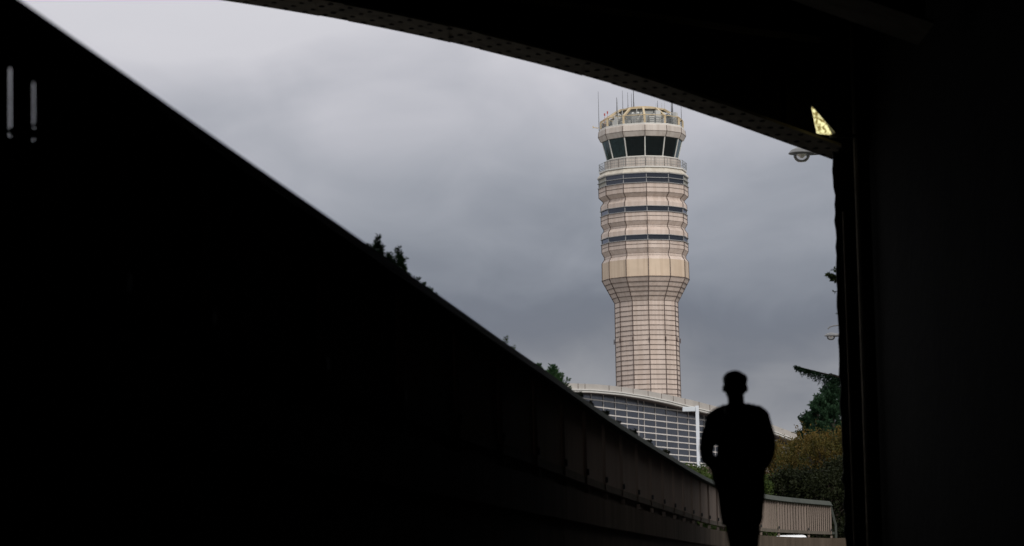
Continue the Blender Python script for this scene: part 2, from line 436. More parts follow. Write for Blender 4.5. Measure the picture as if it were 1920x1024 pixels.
for gi, gy in enumerate((YG, YG - 8, YG - 16, YG - 24)):
    wb = MB(); strip(wb, XX, ZZ + .04, np.full(len(XX), DECK), gy - .03, gy + .03)
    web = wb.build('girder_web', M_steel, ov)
    fl = MB(); strip(fl, XX, ZZ - .0, ZZ + .038, gy - .56, gy + .56)
    # wavy cover plates under the flange, as riveted in lengths
    for k in range(0, 160 - 8, 9):
        strip(fl, XX[k:k + 8], ZZ[k:k + 8] - .008, ZZ[k:k + 8] - .001, gy - .55, gy + .55)
    fl.cur = 1
    if gi == 0:
        L_ = np.r_[0, np.cumsum(np.hypot(np.diff(XX), np.diff(ZZ)))]
        s = .1; k = 0
        while s < L_[-1]:
            for j, yy in enumerate((-.42, -.16, .14, .40)):
                s2 = s + (.13 if j % 2 else 0)
                x = np.interp(s2, L_, XX); z = np.interp(s2, L_, ZZ) - .008
                fl.revolve((x, gy + yy), [(.018, z - .014), (.034, z - .010), (.042, z)], 8, 0, caps=True)
            s += .26
    flo = fl.build('girder_flange', [M_flange, M_rivet], web)
    if gi == 0:
        ln = [(973, 0), (1119, 17), (1265, 37), (1410, 59), (1538, 75)]
        q = [at(x, y, YG - .1) for x, y in ln]; e = q[0] - (q[1] - q[0]) * 2.5
        am = MB()
        for a, b in zip([e] + q[:-1], q): am.bar(a, b, .10, .07, side=(0, 1, 0))
        am.build('web_angle', mat('pale_angle', (.35, .31, .25), .7, vary=.2), web)  # paler than the web steel, standing in for light on the angle
        for x in np.arange(-6, AX[-1], 1.6):
            vs_ = MB(); vs_.box((x, gy - .09, (np.interp(x, XX, ZZ) + .05 + DECK) / 2), (.08, .1, DECK - np.interp(x, XX, ZZ) - .06))
            vs_.build('web_stiffener', M_steel, web)
dk = MB(); dk.box((-4, 5, DECK + .3), (46, 66, .6)); dk.box((-4, 37.6, DECK + .9), (46, .3, .59))
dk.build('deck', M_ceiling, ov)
xr = AX[-1]; 
cm = MB()                               # riveted column at the right springing
cx = at(1562, 299, YG).x
rc = random.Random(11); zz_ = np.arange(0, 10.2, .11); bump_ = [rc.gauss(0, .006) + (.014 if rc.random() < .15 else 0) for _ in zz_]
cm.add([(cx - b_, YG + yo, z) for z, b_ in zip(zz_, bump_) for yo in (-.03, .03)] + [(cx + .06, YG + yo, z) for z in zz_ for yo in (-.03, .03)],
       [f for i in range(len(zz_) - 1) for f in ((2 * i, 2 * i + 2, 2 * i + 3, 2 * i + 1), (2 * i, 2 * len(zz_) + 2 * i, 2 * len(zz_) + 2 * i + 2, 2 * i + 2), (2 * i + 1, 2 * i + 3, 2 * len(zz_) + 2 * i + 3, 2 * len(zz_) + 2 * i + 1))])
cm.box((cx + .30, YG, 5.1), (.47, .06, 10.2)); cm.box((cx + .37, YG + .12, 8.2), (.64, .04, 4.2)); cm.box((cx + .57, YG, 4.2), (.06, .62, 8.4))
cm.build('column', [M_steel, M_rivet], ov)
cm2 = MB(); cm2.box((2 * xc - cx - .3, YG, 4.2), (.6, .62, 8.4)); cm2.build('column', M_steel, ov)
ab = MB()
ab.box((cx + 3.62, YG + .1, 5), (6.0, .7, 10.6))
ab.box((cx + 3.4, 3, 5), (6.0, 65, 10.55))
ab.box((-7.6, 2.5, 5), (.8, 66, 10.5))  # unseen left wall, added to keep side light out of the underpass
ab.bar((cx + .95, YG + .4, 6), (9.3, 70, 6), .5, 12)  # unseen wing wall, added to shade the railing beyond the girder
for y in (-14, -8): ab.box((cx + .37, y, 5), (.12, .5, 10.4))
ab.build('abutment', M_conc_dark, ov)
pipe = MB(); pipe.tube([(cx + .22, YG - .75, 0), (cx + .22, YG - .75, DECK)], .05, 10); pipe.tube([(cx + .05, YG - .5, .0), (cx + .05, YG - .5, 6)], .012, 6)
pipe.build('drain_pipe', M_flange, ov)
bk = MB(); bk.box((-1.5, -28.5, 5), (13, .6, 10.6)); bk.build('end_blocker', M_conc_dark, ov)  # unseen wall behind the camera, added to keep sky light out

# lit lamp at the girder end
lp = at(1541, 228, 35.1)
lamp = thing('wall_lamp', 'small glowing yellow wedge shaped lamp at the top of the dark column', 'lamp', tuple(lp))
M_glow = bpy.data.materials.new('lamp_glow'); M_glow.use_nodes = True
_n = M_glow.node_tree; _b = _n.nodes['Principled BSDF']
_b.inputs['Base Color'].default_value = (.8, .75, .5, 1)
_tc = _n.nodes.new('ShaderNodeTexCoord'); _ns = _n.nodes.new('ShaderNodeTexNoise'); _ns.inputs['Scale'].default_value = 26; _ns.inputs['Detail'].default_value = 4
_n.links.new(_tc.outputs['Object'], _ns.inputs['Vector']); _r = _n.nodes.new('ShaderNodeValToRGB')
_r.color_ramp.elements[0].position = .44; _r.color_ramp.elements[0].color = (.22, .17, .05, 1)
_r.color_ramp.elements[1].position = .55; _r.color_ramp.elements[1].color = (1.0, .93, .48, 1)
_n.links.new(_ns.outputs['Fac'], _r.inputs[0]); _n.links.new(_r.outputs[0], _b.inputs['Emission Color']); _b.inputs['Emission Strength'].default_value = 1.15
dm = MB()
tri = [at(1522, 200, 35.0), at(1542, 219, 35.0), at(1560, 251, 35.0), at(1532, 247, 35.0)]
bk_ = [v + Vector((.01, .14, .0)) for v in tri]
dm.add(tri + bk_, [(0, 3, 2, 1), (4, 5, 6, 7), (0, 1, 5, 4), (1, 2, 6, 5), (2, 3, 7, 6), (3, 0, 4, 7)])
dm.build('diffuser', M_glow, lamp)
hm = MB(); hm.bar(tri[0] + Vector((0, .07, .03)), tri[2] + Vector((.05, .07, .02)), .2, .03, side=(0, 1, 0))
hm.bar(tri[2] + Vector((-.02, .1, -.015)), tri[2] + Vector((.32, .1, -.02)), .06, .04, side=(0, 1, 0)); hm.build('housing', M_dark, lamp)

# ------------------------------------------------------------------ control tower
YT = 371.0
def tz(y): return at(1209, y, YT).z
TB = at(1216, 740, YT); TX = (at(1217, 740, YT).x + at(1203, 256, YT).x) / 2
TC = (TX, YT); PXM = FPX / YT * 1.0
a0 = math.atan2(-YT, -TX) + R(4.2)
def rr(px): return px / PXM
tower = thing('control_tower', 'tall twelve sided beige airport control tower with glazed cab and roof antennas', 'control tower', (TX, YT, TZ))
zs_ = lambda y: tz(y)
NS = 12
def cyl_part(name, prof, m, jn=None, **k):
    mb = MB(); mb.revolve(TC, [(rr(r), zs_(y)) for r, y in prof], NS, a0, **k)
    if jn: mb.cur = 1; mb.add(jn.v, jn.f)
    o = mb.build(name, [m, M_joint] if jn else m, tower)
    at_ = o.data.attributes.new('tint', 'FLOAT', 'FACE'); at_.data.foreach_set('value', [rtint.uniform(.90, 1.05) for _ in o.data.polygons]); return o
rtint = random.Random(5)
def add_tint(m):
    nt = m.node_tree; b = nt.nodes['Principled BSDF']; src = b.inputs['Base Color'].links[0].from_socket
    a = nt.nodes.new('ShaderNodeAttribute'); a.attribute_name = 'tint'; v = nt.nodes.new('ShaderNodeVectorMath'); v.operation = 'SCALE'
    nt.links.new(src, v.inputs[0]); nt.links.new(a.outputs['Fac'], v.inputs['Scale'])
    # thin rain streaks running down the cladding
    tc = nt.nodes.new('ShaderNodeTexCoord'); mp = nt.nodes.new('ShaderNodeMapping'); mp.inputs['Scale'].default_value = (1, 1, .05)
    n = nt.nodes.new('ShaderNodeTexNoise'); n.inputs['Scale'].default_value = 2.6; n.inputs['Detail'].default_value = 5
    r = nt.nodes.new('ShaderNodeValToRGB'); r.color_ramp.elements[0].position = .40; r.color_ramp.elements[0].color = (.88, .86, .84, 1)
    r.color_ramp.elements[1].position = .56; r.color_ramp.elements[1].color = (1, 1, 1, 1)
    nt.links.new(tc.outputs['Object'], mp.inputs[0]); nt.links.new(mp.outputs[0], n.inputs['Vector']); nt.links.new(n.outputs['Fac'], r.inputs[0])
    w = nt.nodes.new('ShaderNodeVectorMath'); w.operation = 'MULTIPLY'; nt.links.new(v.outputs[0], w.inputs[0]); nt.links.new(r.outputs[0], w.inputs[1])
    nt.links.new(w.outputs[0], b.inputs['Base Color'])
for m_ in (M_panel, M_panel_light, M_belt, M_cream, M_white.copy()): add_tint(m_)
# joints
jm = MB()
def fin(r, y, over=.9, th=.9):
    over *= 1.25
    jm.ring(TC, rr(r) - .15, rr(r + over), zs_(y) - th / PXM / 2, zs_(y) + th / PXM / 2, NS, a0)
def rib(prof, w=.085, over=.5):
    for k in range(NS):
        a = a0 + 2 * math.pi * k / NS; d = Vector((math.cos(a), math.sin(a), 0))
        q = [Vector((TC[0], TC[1], zs_(y))) + d * (rr(r + over) - .04) for r, y in prof]
        for u, v in zip(q[:-1], q[1:]): jm.bar(u, v, w, .14, side=(-d.y, d.x, 0))
shaft_top = 568.5
cyl_part('shaft', [(60.5, 1060)] + [(60.3 - (yy_ < 760) * .3 - .7 * max(0, (740 - yy_) / 171), yy_) for yy_ in np.arange(shaft_top + 9.15 * 48, shaft_top + 1, -9.15)] + [(59.3, shaft_top)], M_panel)
rib([(60.5, 1060), (60.2, 740), (59.3, shaft_top)])
y = shaft_top + 9.15
while y < 1000: fin(59.3 + (y - 568) * .005, y, .8, .85); y += 9.15
fin(59.3, shaft_top, .5, .8)
cyl_part('flared_neck', [(59.3 + 22.7 * k / 5, shaft_top - 42 * k / 5) for k in range(6)], M_panel)
rib([(59.3, shaft_top), (82.0, 526.5)])
for k in range(1, 5): u = k / 5; fin(59.3 + 22.7 * u, shaft_top - 42 * u, 1.2, .8)
fin(82, 526, 1.2, 1.0)
cyl_part('belt', [(81.8, 526), (81.6, 493.7)], M_belt)
rib([(81.8, 526), (81.6, 493.7)])
M_clad = mat('louvre_cladding', (.34, .33, .28), .6, vary=.1)
segs = [[(81.6, 493.7), (77, 483)], [(77, 483), (81.4, 473.5), (81.4, 458.6)]]
up1 = [(81.6, 493.7), (76.6, 486.5), (76.6, 482), (81.4, 473.5), (81.4, 458.6)]
up2 = [(81.4, 449), (81.4, 440), (76.4, 433.5), (76.4, 430), (81.2, 422.5), (81.2, 405.8)]
up3 = [(81.2, 396), (81.2, 387.4), (76.4, 381), (76.4, 378), (84.4, 370.6), (84.4, 353)]
for pr in (up1, up2, up3):
    cyl_part('panel_tier', pr, M_panel); rib(pr, .07)
for y_, r_ in ((466, 81.4), (414, 81.2), (362, 84.4)): fin(r_, y_, .5, .7)
for y_, r_ in ((482, 76.6), (430, 76.4), (378, 76.4), (473.5, 81.4), (422.5, 81.2), (370.6, 84.4), (486.5, 76.6), (433.5, 76.4)): fin(r_, y_, .15, .45)
for r_, yb, yt in ((81.4, 458.6, 449), (81.2, 405.8, 396), (84.4, 353, 335.5)):
    for k in range(NS):
        a1 = a0 + 2 * math.pi * k / NS; a2 = a1 + 2 * math.pi / NS; mb = MB()
        rad = rr(r_ - .7)
        vs = [(TC[0] + rad * math.cos(a), TC[1] + rad * math.sin(a), zs_(y)) for a, y in ((a1, yb), (a2, yb), (a2, yt), (a1, yt))]
        vi = [(TC[0] + (rad - .1) * math.cos(a), TC[1] + (rad - .1) * math.sin(a), zs_(y)) for a, y in ((a1, yb), (a2, yb), (a2, yt), (a1, yt))]
        mb.add(vs + vi, [(0, 1, 2, 3), (7, 6, 5, 4), (0, 4, 5, 1), (1, 5, 6, 2), (2, 6, 7, 3), (3, 7, 4, 0)])
        # four facets on the far left and right are clad instead of glazed in the top band
        if yb == 353 and k in (9, 2): mb.build('louvre_panel', M_clad, tower)
        else: mb.build('window', M_bandglass, tower)
wf = MB()
for r_, yy in ((81.4, 458.6), (81.4, 449), (81.2, 405.8), (81.2, 396), (84.4, 353), (84.4, 344.3), (84.4, 335.5)):
    wf.ring(TC, rr(r_) - .2, rr(r_ + 2.5), zs_(yy) - .035, zs_(yy) + .035, NS, a0)
for r_, yb, yt in ((81.4, 458.6, 449), (81.2, 405.8, 396), (84.4, 353, 335.5)):
    for k in range(NS):
        a = a0 + 2 * math.pi * k / NS; d = Vector((math.cos(a), math.sin(a), 0)) * (rr(r_) - .02)
        wf.bar(Vector((*TC, zs_(yb))) + d, Vector((*TC, zs_(yt))) + d, .08, .08, side=(-d.y, d.x, 0))
wf.build('window_frame', mat('window_frame_metal', (.30, .30, .30), .5), tower)
jm.build('panel_joints', M_joint, tower)
cyl_part('upper_fascia', [(84.8, 335.3), (86.4, 334.5), (86.4, 333), (80.5, 325.2)], M_cream)
cyl_part('walkway_slab', [(78, 325), (83.2, 324.8), (83.4, 322.2), (72, 321.8)], M_white)
ws = MB(); ws.ring(TC, rr(70), rr(80.3), zs_(326.6), zs_(325.4), NS, a0); ws.build('soffit', M_joint, tower)
sl2 = MB(); sl2.ring(TC, rr(66), rr(73), zs_(304), zs_(302.4), NS, a0); sl2.build('sill', M_white, tower)
sj = MB()
for k in range(24):
    a = a0 + math.pi * k / 12; q = rr(72) * (1 if k % 2 == 0 else math.cos(math.pi / 12)); d = Vector((math.cos(a), math.sin(a), 0))
    sj.bar(Vector((*TC, zs_(321.5))) + d * q, Vector((*TC, zs_(304.2))) + d * q, .05, .05, side=(-d.y, d.x, 0))
cyl_part('sill_wall', [(72, 322), (72, 303.5), (68.5, 302.6), (67.2, 301)], M_panel_light, sj)
# walkway railing
gr_ = MB(); ro = rr(82.9)
def corner(k, r, z, n=12):
    a = a0 + 2 * math.pi * k / n; return Vector((TC[0] + r * math.cos(a), TC[1] + r * math.sin(a), z))
for k in range(NS):
    for zz in (307.9, 313, 318): gr_.bar(corner(k, ro, zs_(zz)), corner(k + 1, ro, zs_(zz)), .035, .04)
    for j in range(8):
        c = corner(k, ro, 0).lerp(corner(k + 1, ro, 0), j / 8); w_ = .06 if j == 0 else .022
        gr_.bar((c.x, c.y, zs_(322.2)), (c.x, c.y, zs_(307.9)), w_, w_)
gr_.build('balcony_railing', M_metal, tower)
M_eq0 = mat('screen_grey', (.16, .18, .2), .4)
# cab
for k in range(NS):
    a1 = a0 + 2 * math.pi * k / NS; a2 = a1 + 2 * math.pi / NS; mb = MB()
    co = []
    for off in (0, -.06):
        for a, r_, yy in ((a1, 66.8, 301.4), (a2, 66.8, 301.4), (a2, 75.4, 266.9), (a1, 75.4, 266.9)):
            q = rr(r_) + off; co.append((TC[0] + q * math.cos(a), TC[1] + q * math.sin(a), zs_(yy)))
    mb.add(co, [(0, 1, 2, 3), (7, 6, 5, 4), (0, 4, 5, 1), (1, 5, 6, 2), (2, 6, 7, 3), (3, 7, 4, 0)])
    mb.build('cab_window', M_cabglass, tower)
for k in range(NS): mu = MB(); mu.bar(corner(k, rr(66.9), zs_(301.5)), corner(k, rr(75.5), zs_(266.5)), .13, .13, side=None); mu.build('cab_mullion', M_white, tower)
ci = MB()
ci.revolve(TC, [(rr(66), zs_(302.5)), (rr(66), zs_(301.9))], NS, a0, caps=True)
ci.revolve(TC, [(rr(75), zs_(266.8)), (rr(75), zs_(265.9))], NS, a0, caps=True)
ci.revolve(TC, [(rr(44), zs_(301.8)), (rr(44), zs_(289)), (rr(52), zs_(288)), (rr(52), zs_(267))], 16, 0)
for k in range(NS):
    if k in (0, 1, 11, 10, 2):
        c1, c2 = corner(k, rr(60), 0), corner(k + 1, rr(60), 0); c = (c1 + c2) / 2
        ci.box((c.x, c.y, zs_(294)), (1.6, .8, 1.0), rz=math.atan2(c2.y - c1.y, c2.x - c1.x))
ci.build('cab_interior', M_cabin, tower)
for k, q_, w_, h_, zz in ((9, 62, .9, .6, 291), (10, 63, 1.3, .35, 294), (10, 61, .5, .9, 284), (11, 62, .8, .5, 292), (0, 62, 1.0, .5, 290), (1, 63, .8, .6, 293), (1, 61, .35, .9, 283)):
    a = a0 + 2 * math.pi * (k + .5) / NS + .1 * (zz % 3 - 1); mb = MB(); mb.box((TC[0] + rr(q_) * math.cos(a), TC[1] + rr(q_) * math.sin(a), zs_(zz)), (.12, w_, h_), rz=a)
    mb.build('display_screen', M_metal if zz % 2 else M_eq0, tower)
pj = MB()
for k in range(NS):
    pp = [(78.4, 266.0), (83.2, 257.0), (82.2, 246.8)]
    for (r1, y1), (r2, y2) in zip(pp[:-1], pp[1:]): pj.bar(corner(k, rr(r1) + .0, zs_(y1)), corner(k, rr(r2) + .0, zs_(y2)), .07, .07)
pj.ring(TC, rr(82.6), rr(83.5), zs_(257.2), zs_(256.6), NS, a0)
cyl_part('cab_parapet', [(76.5, 266.3), (78.4, 266.0), (83.2, 257.0), (82.2, 246.8), (79, 243), (76.5, 243), (76.5, 247)], M_panel_light, pj)
cpp = MB(); cpp.ring(TC, rr(77), rr(80.5), zs_(246.2), zs_(242.3), NS, a0); cpp.build('parapet_rim', M_white, tower)
rf = MB(); rf.revolve(TC, [(rr(77), zs_(244.6)), (rr(77), zs_(244))], NS, a0, caps=True); rf.build('roof_deck', M_grey, tower)
# roof frame
yf = MB()
for k in range(NS):
    a_ = corner(k, rr(77.8), zs_(243.5)); b_ = corner(k, rr(77.8), zs_(228.5)); d_ = corner(k, rr(48), zs_(209.7))
    yf.bar(a_, b_, .26, .22); yf.bar(b_, d_, .26, .24)
    yf.bar(b_ + Vector((0, 0, .1)), corner(k + 1, rr(77.8), zs_(228.5) + .1), .09, .09)
    yf.bar(d_, corner(k, rr(31), zs_(206.6)), .12, .12)
    yf.bar(b_, corner(k, rr(66), zs_(232)), .1, .1)
yf.ring(TC, rr(46.5), rr(48.6), zs_(211.2), zs_(208.4), NS, a0)
yf.ring(TC, rr(30), rr(31.5), zs_(208.2), zs_(204.2), 32, a0)
yf.revolve(TC, [(rr(46.5), zs_(209.2)), (rr(31.5), zs_(206.8))], NS, a0)
yf.build('roof_frame', M_yellow, tower)
rg = MB()
for k in range(NS):
    for yy in (232, 235.5, 239): rg.bar(corner(k, rr(77.2), zs_(yy)), corner(k + 1, rr(77.2), zs_(yy)), .045, .045)
    for j in range(1, 4):
        c = corner(k, rr(77.2), 0).lerp(corner(k + 1, rr(77.2), 0), j / 4); rg.bar((c.x, c.y, zs_(243)), (c.x, c.y, zs_(232)), .04, .04)
rg.build('roof_railing', M_metal, tower)
eq = MB()
eq.revolve(TC, [(rr(42), zs_(244)), (rr(42), zs_(212)), (rr(40), zs_(210.2))], 12, 0, caps=True)
eq.build('roof_drum', M_grey, tower)
M_eq = mat('pale_equipment', (.5, .5, .48), .5)
r2 = random.Random(3)
for k in range(34):
    a = a0 + r2.uniform(0, 6.28); q = rr(r2.uniform(50, 70)); h = r2.uniform(.5, 1.9); c = (TC[0] + q * math.cos(a), TC[1] + q * math.sin(a), zs_(244) + h / 2)
    e2 = MB(); e2.box(c, (r2.uniform(.3, 1.1), r2.uniform(.3, .8), h), rz=a)
    if k % 4 == 0: e2.tube([(c[0], c[1], zs_(244)), (c[0], c[1], zs_(244) + 2.2)], .05, 6)
    e2.build('roof_equipment', M_eq if k % 3 else M_metal, tower)
for k in range(7):
    a = a0 + r2.uniform(-1, 1); q = rr(64); e2 = MB(); e2.tube([(TC[0] + q * math.cos(a), TC[1] + q * math.sin(a), zs_(r2.uniform(222, 230))), (TC[0] + (q + .35) * math.cos(a), TC[1] + (q + .35) * math.sin(a), zs_(222))], .16, 8); e2.build('roof_equipment', M_eq, tower)
ants = [(240, 65, 385, 1), (435, 130, 275, 1.6), (445, 150, 275, .7), (497, 55, 262, 1), (552, 75, 240, 1), (592, 85, 236, 1), (614, 55, 236, 1.9), (855, 190, 248, .9), (870, 165, 250, 1.2), (915, 190, 270, .8),
        (945, 160, 275, .8), (1016, 130, 290, 1.6), (1028, 120, 295, 1.9), (1122, 190, 375, 1.1)]
for i, (x, yt, yb, wd) in enumerate(ants):
    dep = YT + (r2.uniform(-2.5, 2.5) if 400 < x < 1040 else 0)
    a = at(1080 + x / 5.6875, 160 + yb / 5.6875, dep); b = at(1080 + x / 5.6875, 160 + yt / 5.6875, dep)
    x_ = (a.x + b.x) / 2; mb = MB(); r_ = .028 * wd
    mb.tube([(x_, dep, a.z - 1.5), (x_, dep, a.z), (x_, dep, a.z + (b.z - a.z) * .4), (x_, dep, b.z)], [r_ * 1.5, r_ * 1.4, r_, r_ * .6], 6)
    mb.build('antenna', M_dark if wd > .9 else M_grey, tower)
ob = MB()
for x, y_ in ((305, 312), (335, 290)):
    c = at(1080 + x / 5.6875, 160 + y_ / 5.6875, YT - 1); ob.tube([c - Vector((0, 0, .15)), c + Vector((0, 0, .15))], .09, 8)
    ob.tube([c - Vector((0, 0, 1.8)), c - Vector((0, 0, .15))], .02, 6)
ob.build('obstruction_light', M_red, tower)
am = MB(); c = at(1122, 240.5, YT - 1); am.bar(c, c + Vector((-.7, 0, .12)), .12, .1); am.bar(c + Vector((-.7, 0, .0)), c + Vector((-.7, 0, .32)), .12, .1); am.build('camera_arm', M_yellow, tower)
# small fittings round the shaft
for k in range(NS):
    c = corner(k, rr(62.3), zs_(641)); mb = MB(); mb.tube([c - Vector((0, 0, .3)), c + Vector((0, 0, .35))], .06, 6); mb.bar(c, corner(k, rr(60), zs_(641)), .06, .06)
    mb.build('shaft_fitting', M_joint, tower)

# ------------------------------------------------------------------ terminal
Y0 = 300.0; wd_ = Vector((.40, .915, 0)).normalized(); wn = Vector((wd_.y, -wd_.x, 0))    # wall direction, outward normal
P0 = at(1200, 780, Y0); P0.z = 0
def onwall(px, py, off=0.0):
    d = fwd + right * ((px - 960) / FPX) + up * ((512 - py) / FPX)
    q = P0 + wn * off - EYE; t = (q.x * wn.x + q.y * wn.y) / (d.x * wn.x + d.y * wn.y)
    p = EYE + d * t; return (p - P0 - wn * off).dot(wd_), p.z
def W(s, z, off=0.0): v = P0 + wd_ * s + wn * off; return Vector((v.x, v.y, z))
term = thing('terminal_building', 'airport terminal with arched roof edge and dark glass grid wall', 'building', tuple(W(0, TZ)))
OV = 1.6
par = [(1040, 718), (1080, 719), (1124, 721), (1168, 725.5), (1212, 732.5), (1256, 741), (1300, 751), (1340, 761.5), (1400, 780), (1455, 799), (1490, 812), (1530, 828)]
ev = [(1040, 729.5), (1080, 729), (1115, 730), (1168, 735), (1212, 742), (1256, 751), (1291, 760), (1340, 772), (1400, 790), (1455, 809), (1490, 822), (1530, 838)]
evS = [onwall(x, y, OV) for x, y in ev]; paS = [onwall(x, y, OV - .3) for x, y in par]
# extend to the left end
def prof(tab):
    S = [s for s, z in tab]; Z = [z for s, z in tab]; return lambda s: float(np.interp(s, S, Z))
S0, S1 = -34.0, max(s for s, z in evS)
evS = [(S0, evS[0][1] - 1.0)] + evS; paS = [(S0, paS[0][1] - 1.0)] + paS
fe, fp = prof(evS), prof(paS)
SS = np.linspace(S0, S1, 70)
def wstrip(mb, zlo, zhi, o0, o1):
    vs = []
    for s in SS:
        for o, z in ((o0, zlo(s)), (o1, zlo(s)), (o1, zhi(s)), (o0, zhi(s))): vs.append(W(s, z, o))
    n = len(SS); fs = [(i * 4 + j, i * 4 + (j + 1) % 4, i * 4 + 4 + (j + 1) % 4, i * 4 + 4 + j) for i in range(n - 1) for j in range(4)]
    mb.add(vs, fs + [(0, 3, 2, 1), (4 * n - 4, 4 * n - 3, 4 * n - 2, 4 * n - 1)])
e_ = MB(); wstrip(e_, lambda s: fe(s) - .12, lambda s: fe(s), OV - .35, OV); wstrip(e_, lambda s: fe(s) - .32, lambda s: fe(s) - .15, OV - .5, OV - .10)
e_.build('eave', M_white, term)
e_ = MB(); wstrip(e_, lambda s: fe(s) - .30, lambda s: fe(s) - .10, -.2, OV - .5); e_.build('soffit', M_joint, term)
e_ = MB(); wstrip(e_, lambda s: fe(s) + .003, lambda s: fp(s), OV - .6, OV - .3); e_.cur = 1
for x in (1084, 1097, 1142, 1165, 1187, 1215, 1240, 1262, 1284, 1310, 1330, 1380):
    s, z = onwall(x, 740, OV - .3); e_.bar(W(s, fe(s), OV - .28), W(s, fp(s), OV - .28), .05, .05)
e_.build('roof_parapet', [mat('roof_parapet_metal', (.42, .39, .36), .6, vary=.12, scale=.4), M_joint], term)
e_ = MB(); wstrip(e_, lambda s: fe(s) - .09, lambda s: fe(s) + .02, -20, -.2); e_.build('roof', M_grey, term)
rows_y = [760.5 + 12.35 * k for k in range(-2, 9)]
rz_ = [onwall(1197.4, y)[1] for y in rows_y]
zb_ = rz_[-1] - .35
e_ = MB(); wstrip(e_, lambda s: zb_, lambda s: fe(s) - .25, -.1, 0); e_.build('glazing', M_termglass, term)
e_ = MB(); wstrip(e_, lambda s: TZ - .2, lambda s: zb_ - .003, -.3, .15); e_.build('base_wall', mat('terminal_base', (.16, .11, .09), .8, vary=.2, scale=.5), term)
e_ = MB(); wstrip(e_, lambda s: TZ - .2, lambda s: fe(s) - .4, -20, -.35); e_.build('building_body', mat('terminal_body', (.1, .1, .1), .8, vary=.2), term)
vx = [1108.6 - 22.3 * k for k in range(1, 4)] + [1108.6, 1131.5, 1153.7, 1175, 1196.4, 1207.2, 1228.5, 1249, 1269.7, 1290, 1308, 1319.5] + [1319.5 + 19.3 * k for k in range(1, 11)]
e_ = MB()
for x in vx:
    s, z = onwall(x, 790)
    if s < S1 - .2: e_.bar(W(s, zb_, .05), W(s, fe(s) - .3, .05), .065, .05, side=wd_)
for z in rz_ + [zb_ + .05]:
    # clip each row where the arched eave comes lower
    ok = [s for s in SS if fe(s) - .35 > z]
    if len(ok) > 1: e_.bar(W(ok[0], z, .06), W(ok[-1], z, .06), .06, .125)
e_.build('mullion_grid', mat('mullion_metal', (.66, .62, .59), .5, vary=.15, scale=.4), term)

# ------------------------------------------------------------------ lamp posts
YL = 150
a = at(1312, 880, YL); b = at(1305, 761, YL); x_ = (a.x + b.x) / 2
post = thing('lamp_post', 'white square lamp post with flat box head beside the terminal glass', 'lamp post', (x_, YL, TZ))
mb = MB(); mb.box((x_, YL, (b.z + TZ) / 2), (.175, .175, b.z - TZ)); mb.build('pole', mat('white_pole', (.66, .69, .74), .4), post)
c = at(1291.5, 767.5, YL)
mb = MB(); mb.box(c, (.66, .42, .24)); bevel(mb.build('lamp_head', mat('lamp_head_grey', (.60, .64, .68), .4), post), .02)
mb = MB(); mb.box((x_ - .14, YL, c.z), (.12, .12, .16)); mb.build('arm', M_metal, post)
M_globe = glassmat('lamp_globe', (1, 1, 1), .05, .05, tr=.9, trc=(.92, .90, .88))
M_reflector = mat('lamp_reflector', (.9, .86, .82), .3, metal=.2)
M_hood = mat('lamp_hood', (.14, .14, .145), .45)
def street_lamp(px, py, Y, wpx, label, polepx):
    k = wpx / 48 * (Y / FPX)                          # metres per zoom unit
    c = at(px, py, Y); sc_ = wpx * Y / FPX
    xp = at(polepx, py, Y).x
    o = thing('street_lamp', label, 'street lamp', (xp, Y, TZ), 'street lamps with hanging glass bowls')
    h = MB(); r = sc_ / 2
    h.revolve((c.x, c.y), [(r * .78, c.z - r * .05), (r, c.z - .0), (r, c.z + r * .05), (r * .8, c.z + r * .28), (r * .42, c.z + r * .45), (r * .1, c.z + r * .52)], 20, caps=True)
    h.tube([(c.x + r * .3, Y, c.z + r * .12), (c.x + r * 1.5, Y, c.z + r * .1), (xp, Y, c.z + r * .25)], [r * .3, r * .22, .06], 8)
    hd = h.build('hood', M_hood, o, smooth=False)
    gl = MB(); gl.revolve((c.x, c.y), [(r * .06, c.z - r * .62), (r * .32, c.z - r * .62), (r * .50, c.z - r * .48), (r * .62, c.z - r * .26), (r * .62, c.z - r * .05)], 20, caps=False)
    gl.build('glass_bowl', M_globe, o, smooth=True)
    rf_ = MB(); rf_.revolve((c.x, c.y), [(r * .10, c.z - r * .34), (r * .40, c.z - r * .07)], 14, caps=True); rf_.build('reflector', M_reflector, o)
    p = MB(); p.tube([(xp, Y, TZ), (xp, Y, c.z + r * .3)], [.13, .08], 10); p.build('pole', M_hood, o)
    if Y > 100:
        ar = MB(); q = [at(1552, 617, Y), at(1556, 613, Y), at(1563, 611, Y), at(1572, 610, Y)]; q = [Vector((v.x, Y, v.z)) for v in q] + [Vector((xp, Y, q[-1].z - .05))]
        ar.tube(q, .04, 6); ar.build('brace', M_hood, o)
    return o
street_lamp(1503, 288, 88, 50, 'street lamp with dark hood and clear glass bowl just under the overpass girder', 1640)
street_lamp(1558, 630, 160, 25, 'farther street lamp with small glass bowl halfway down the dark column edge', 1622)

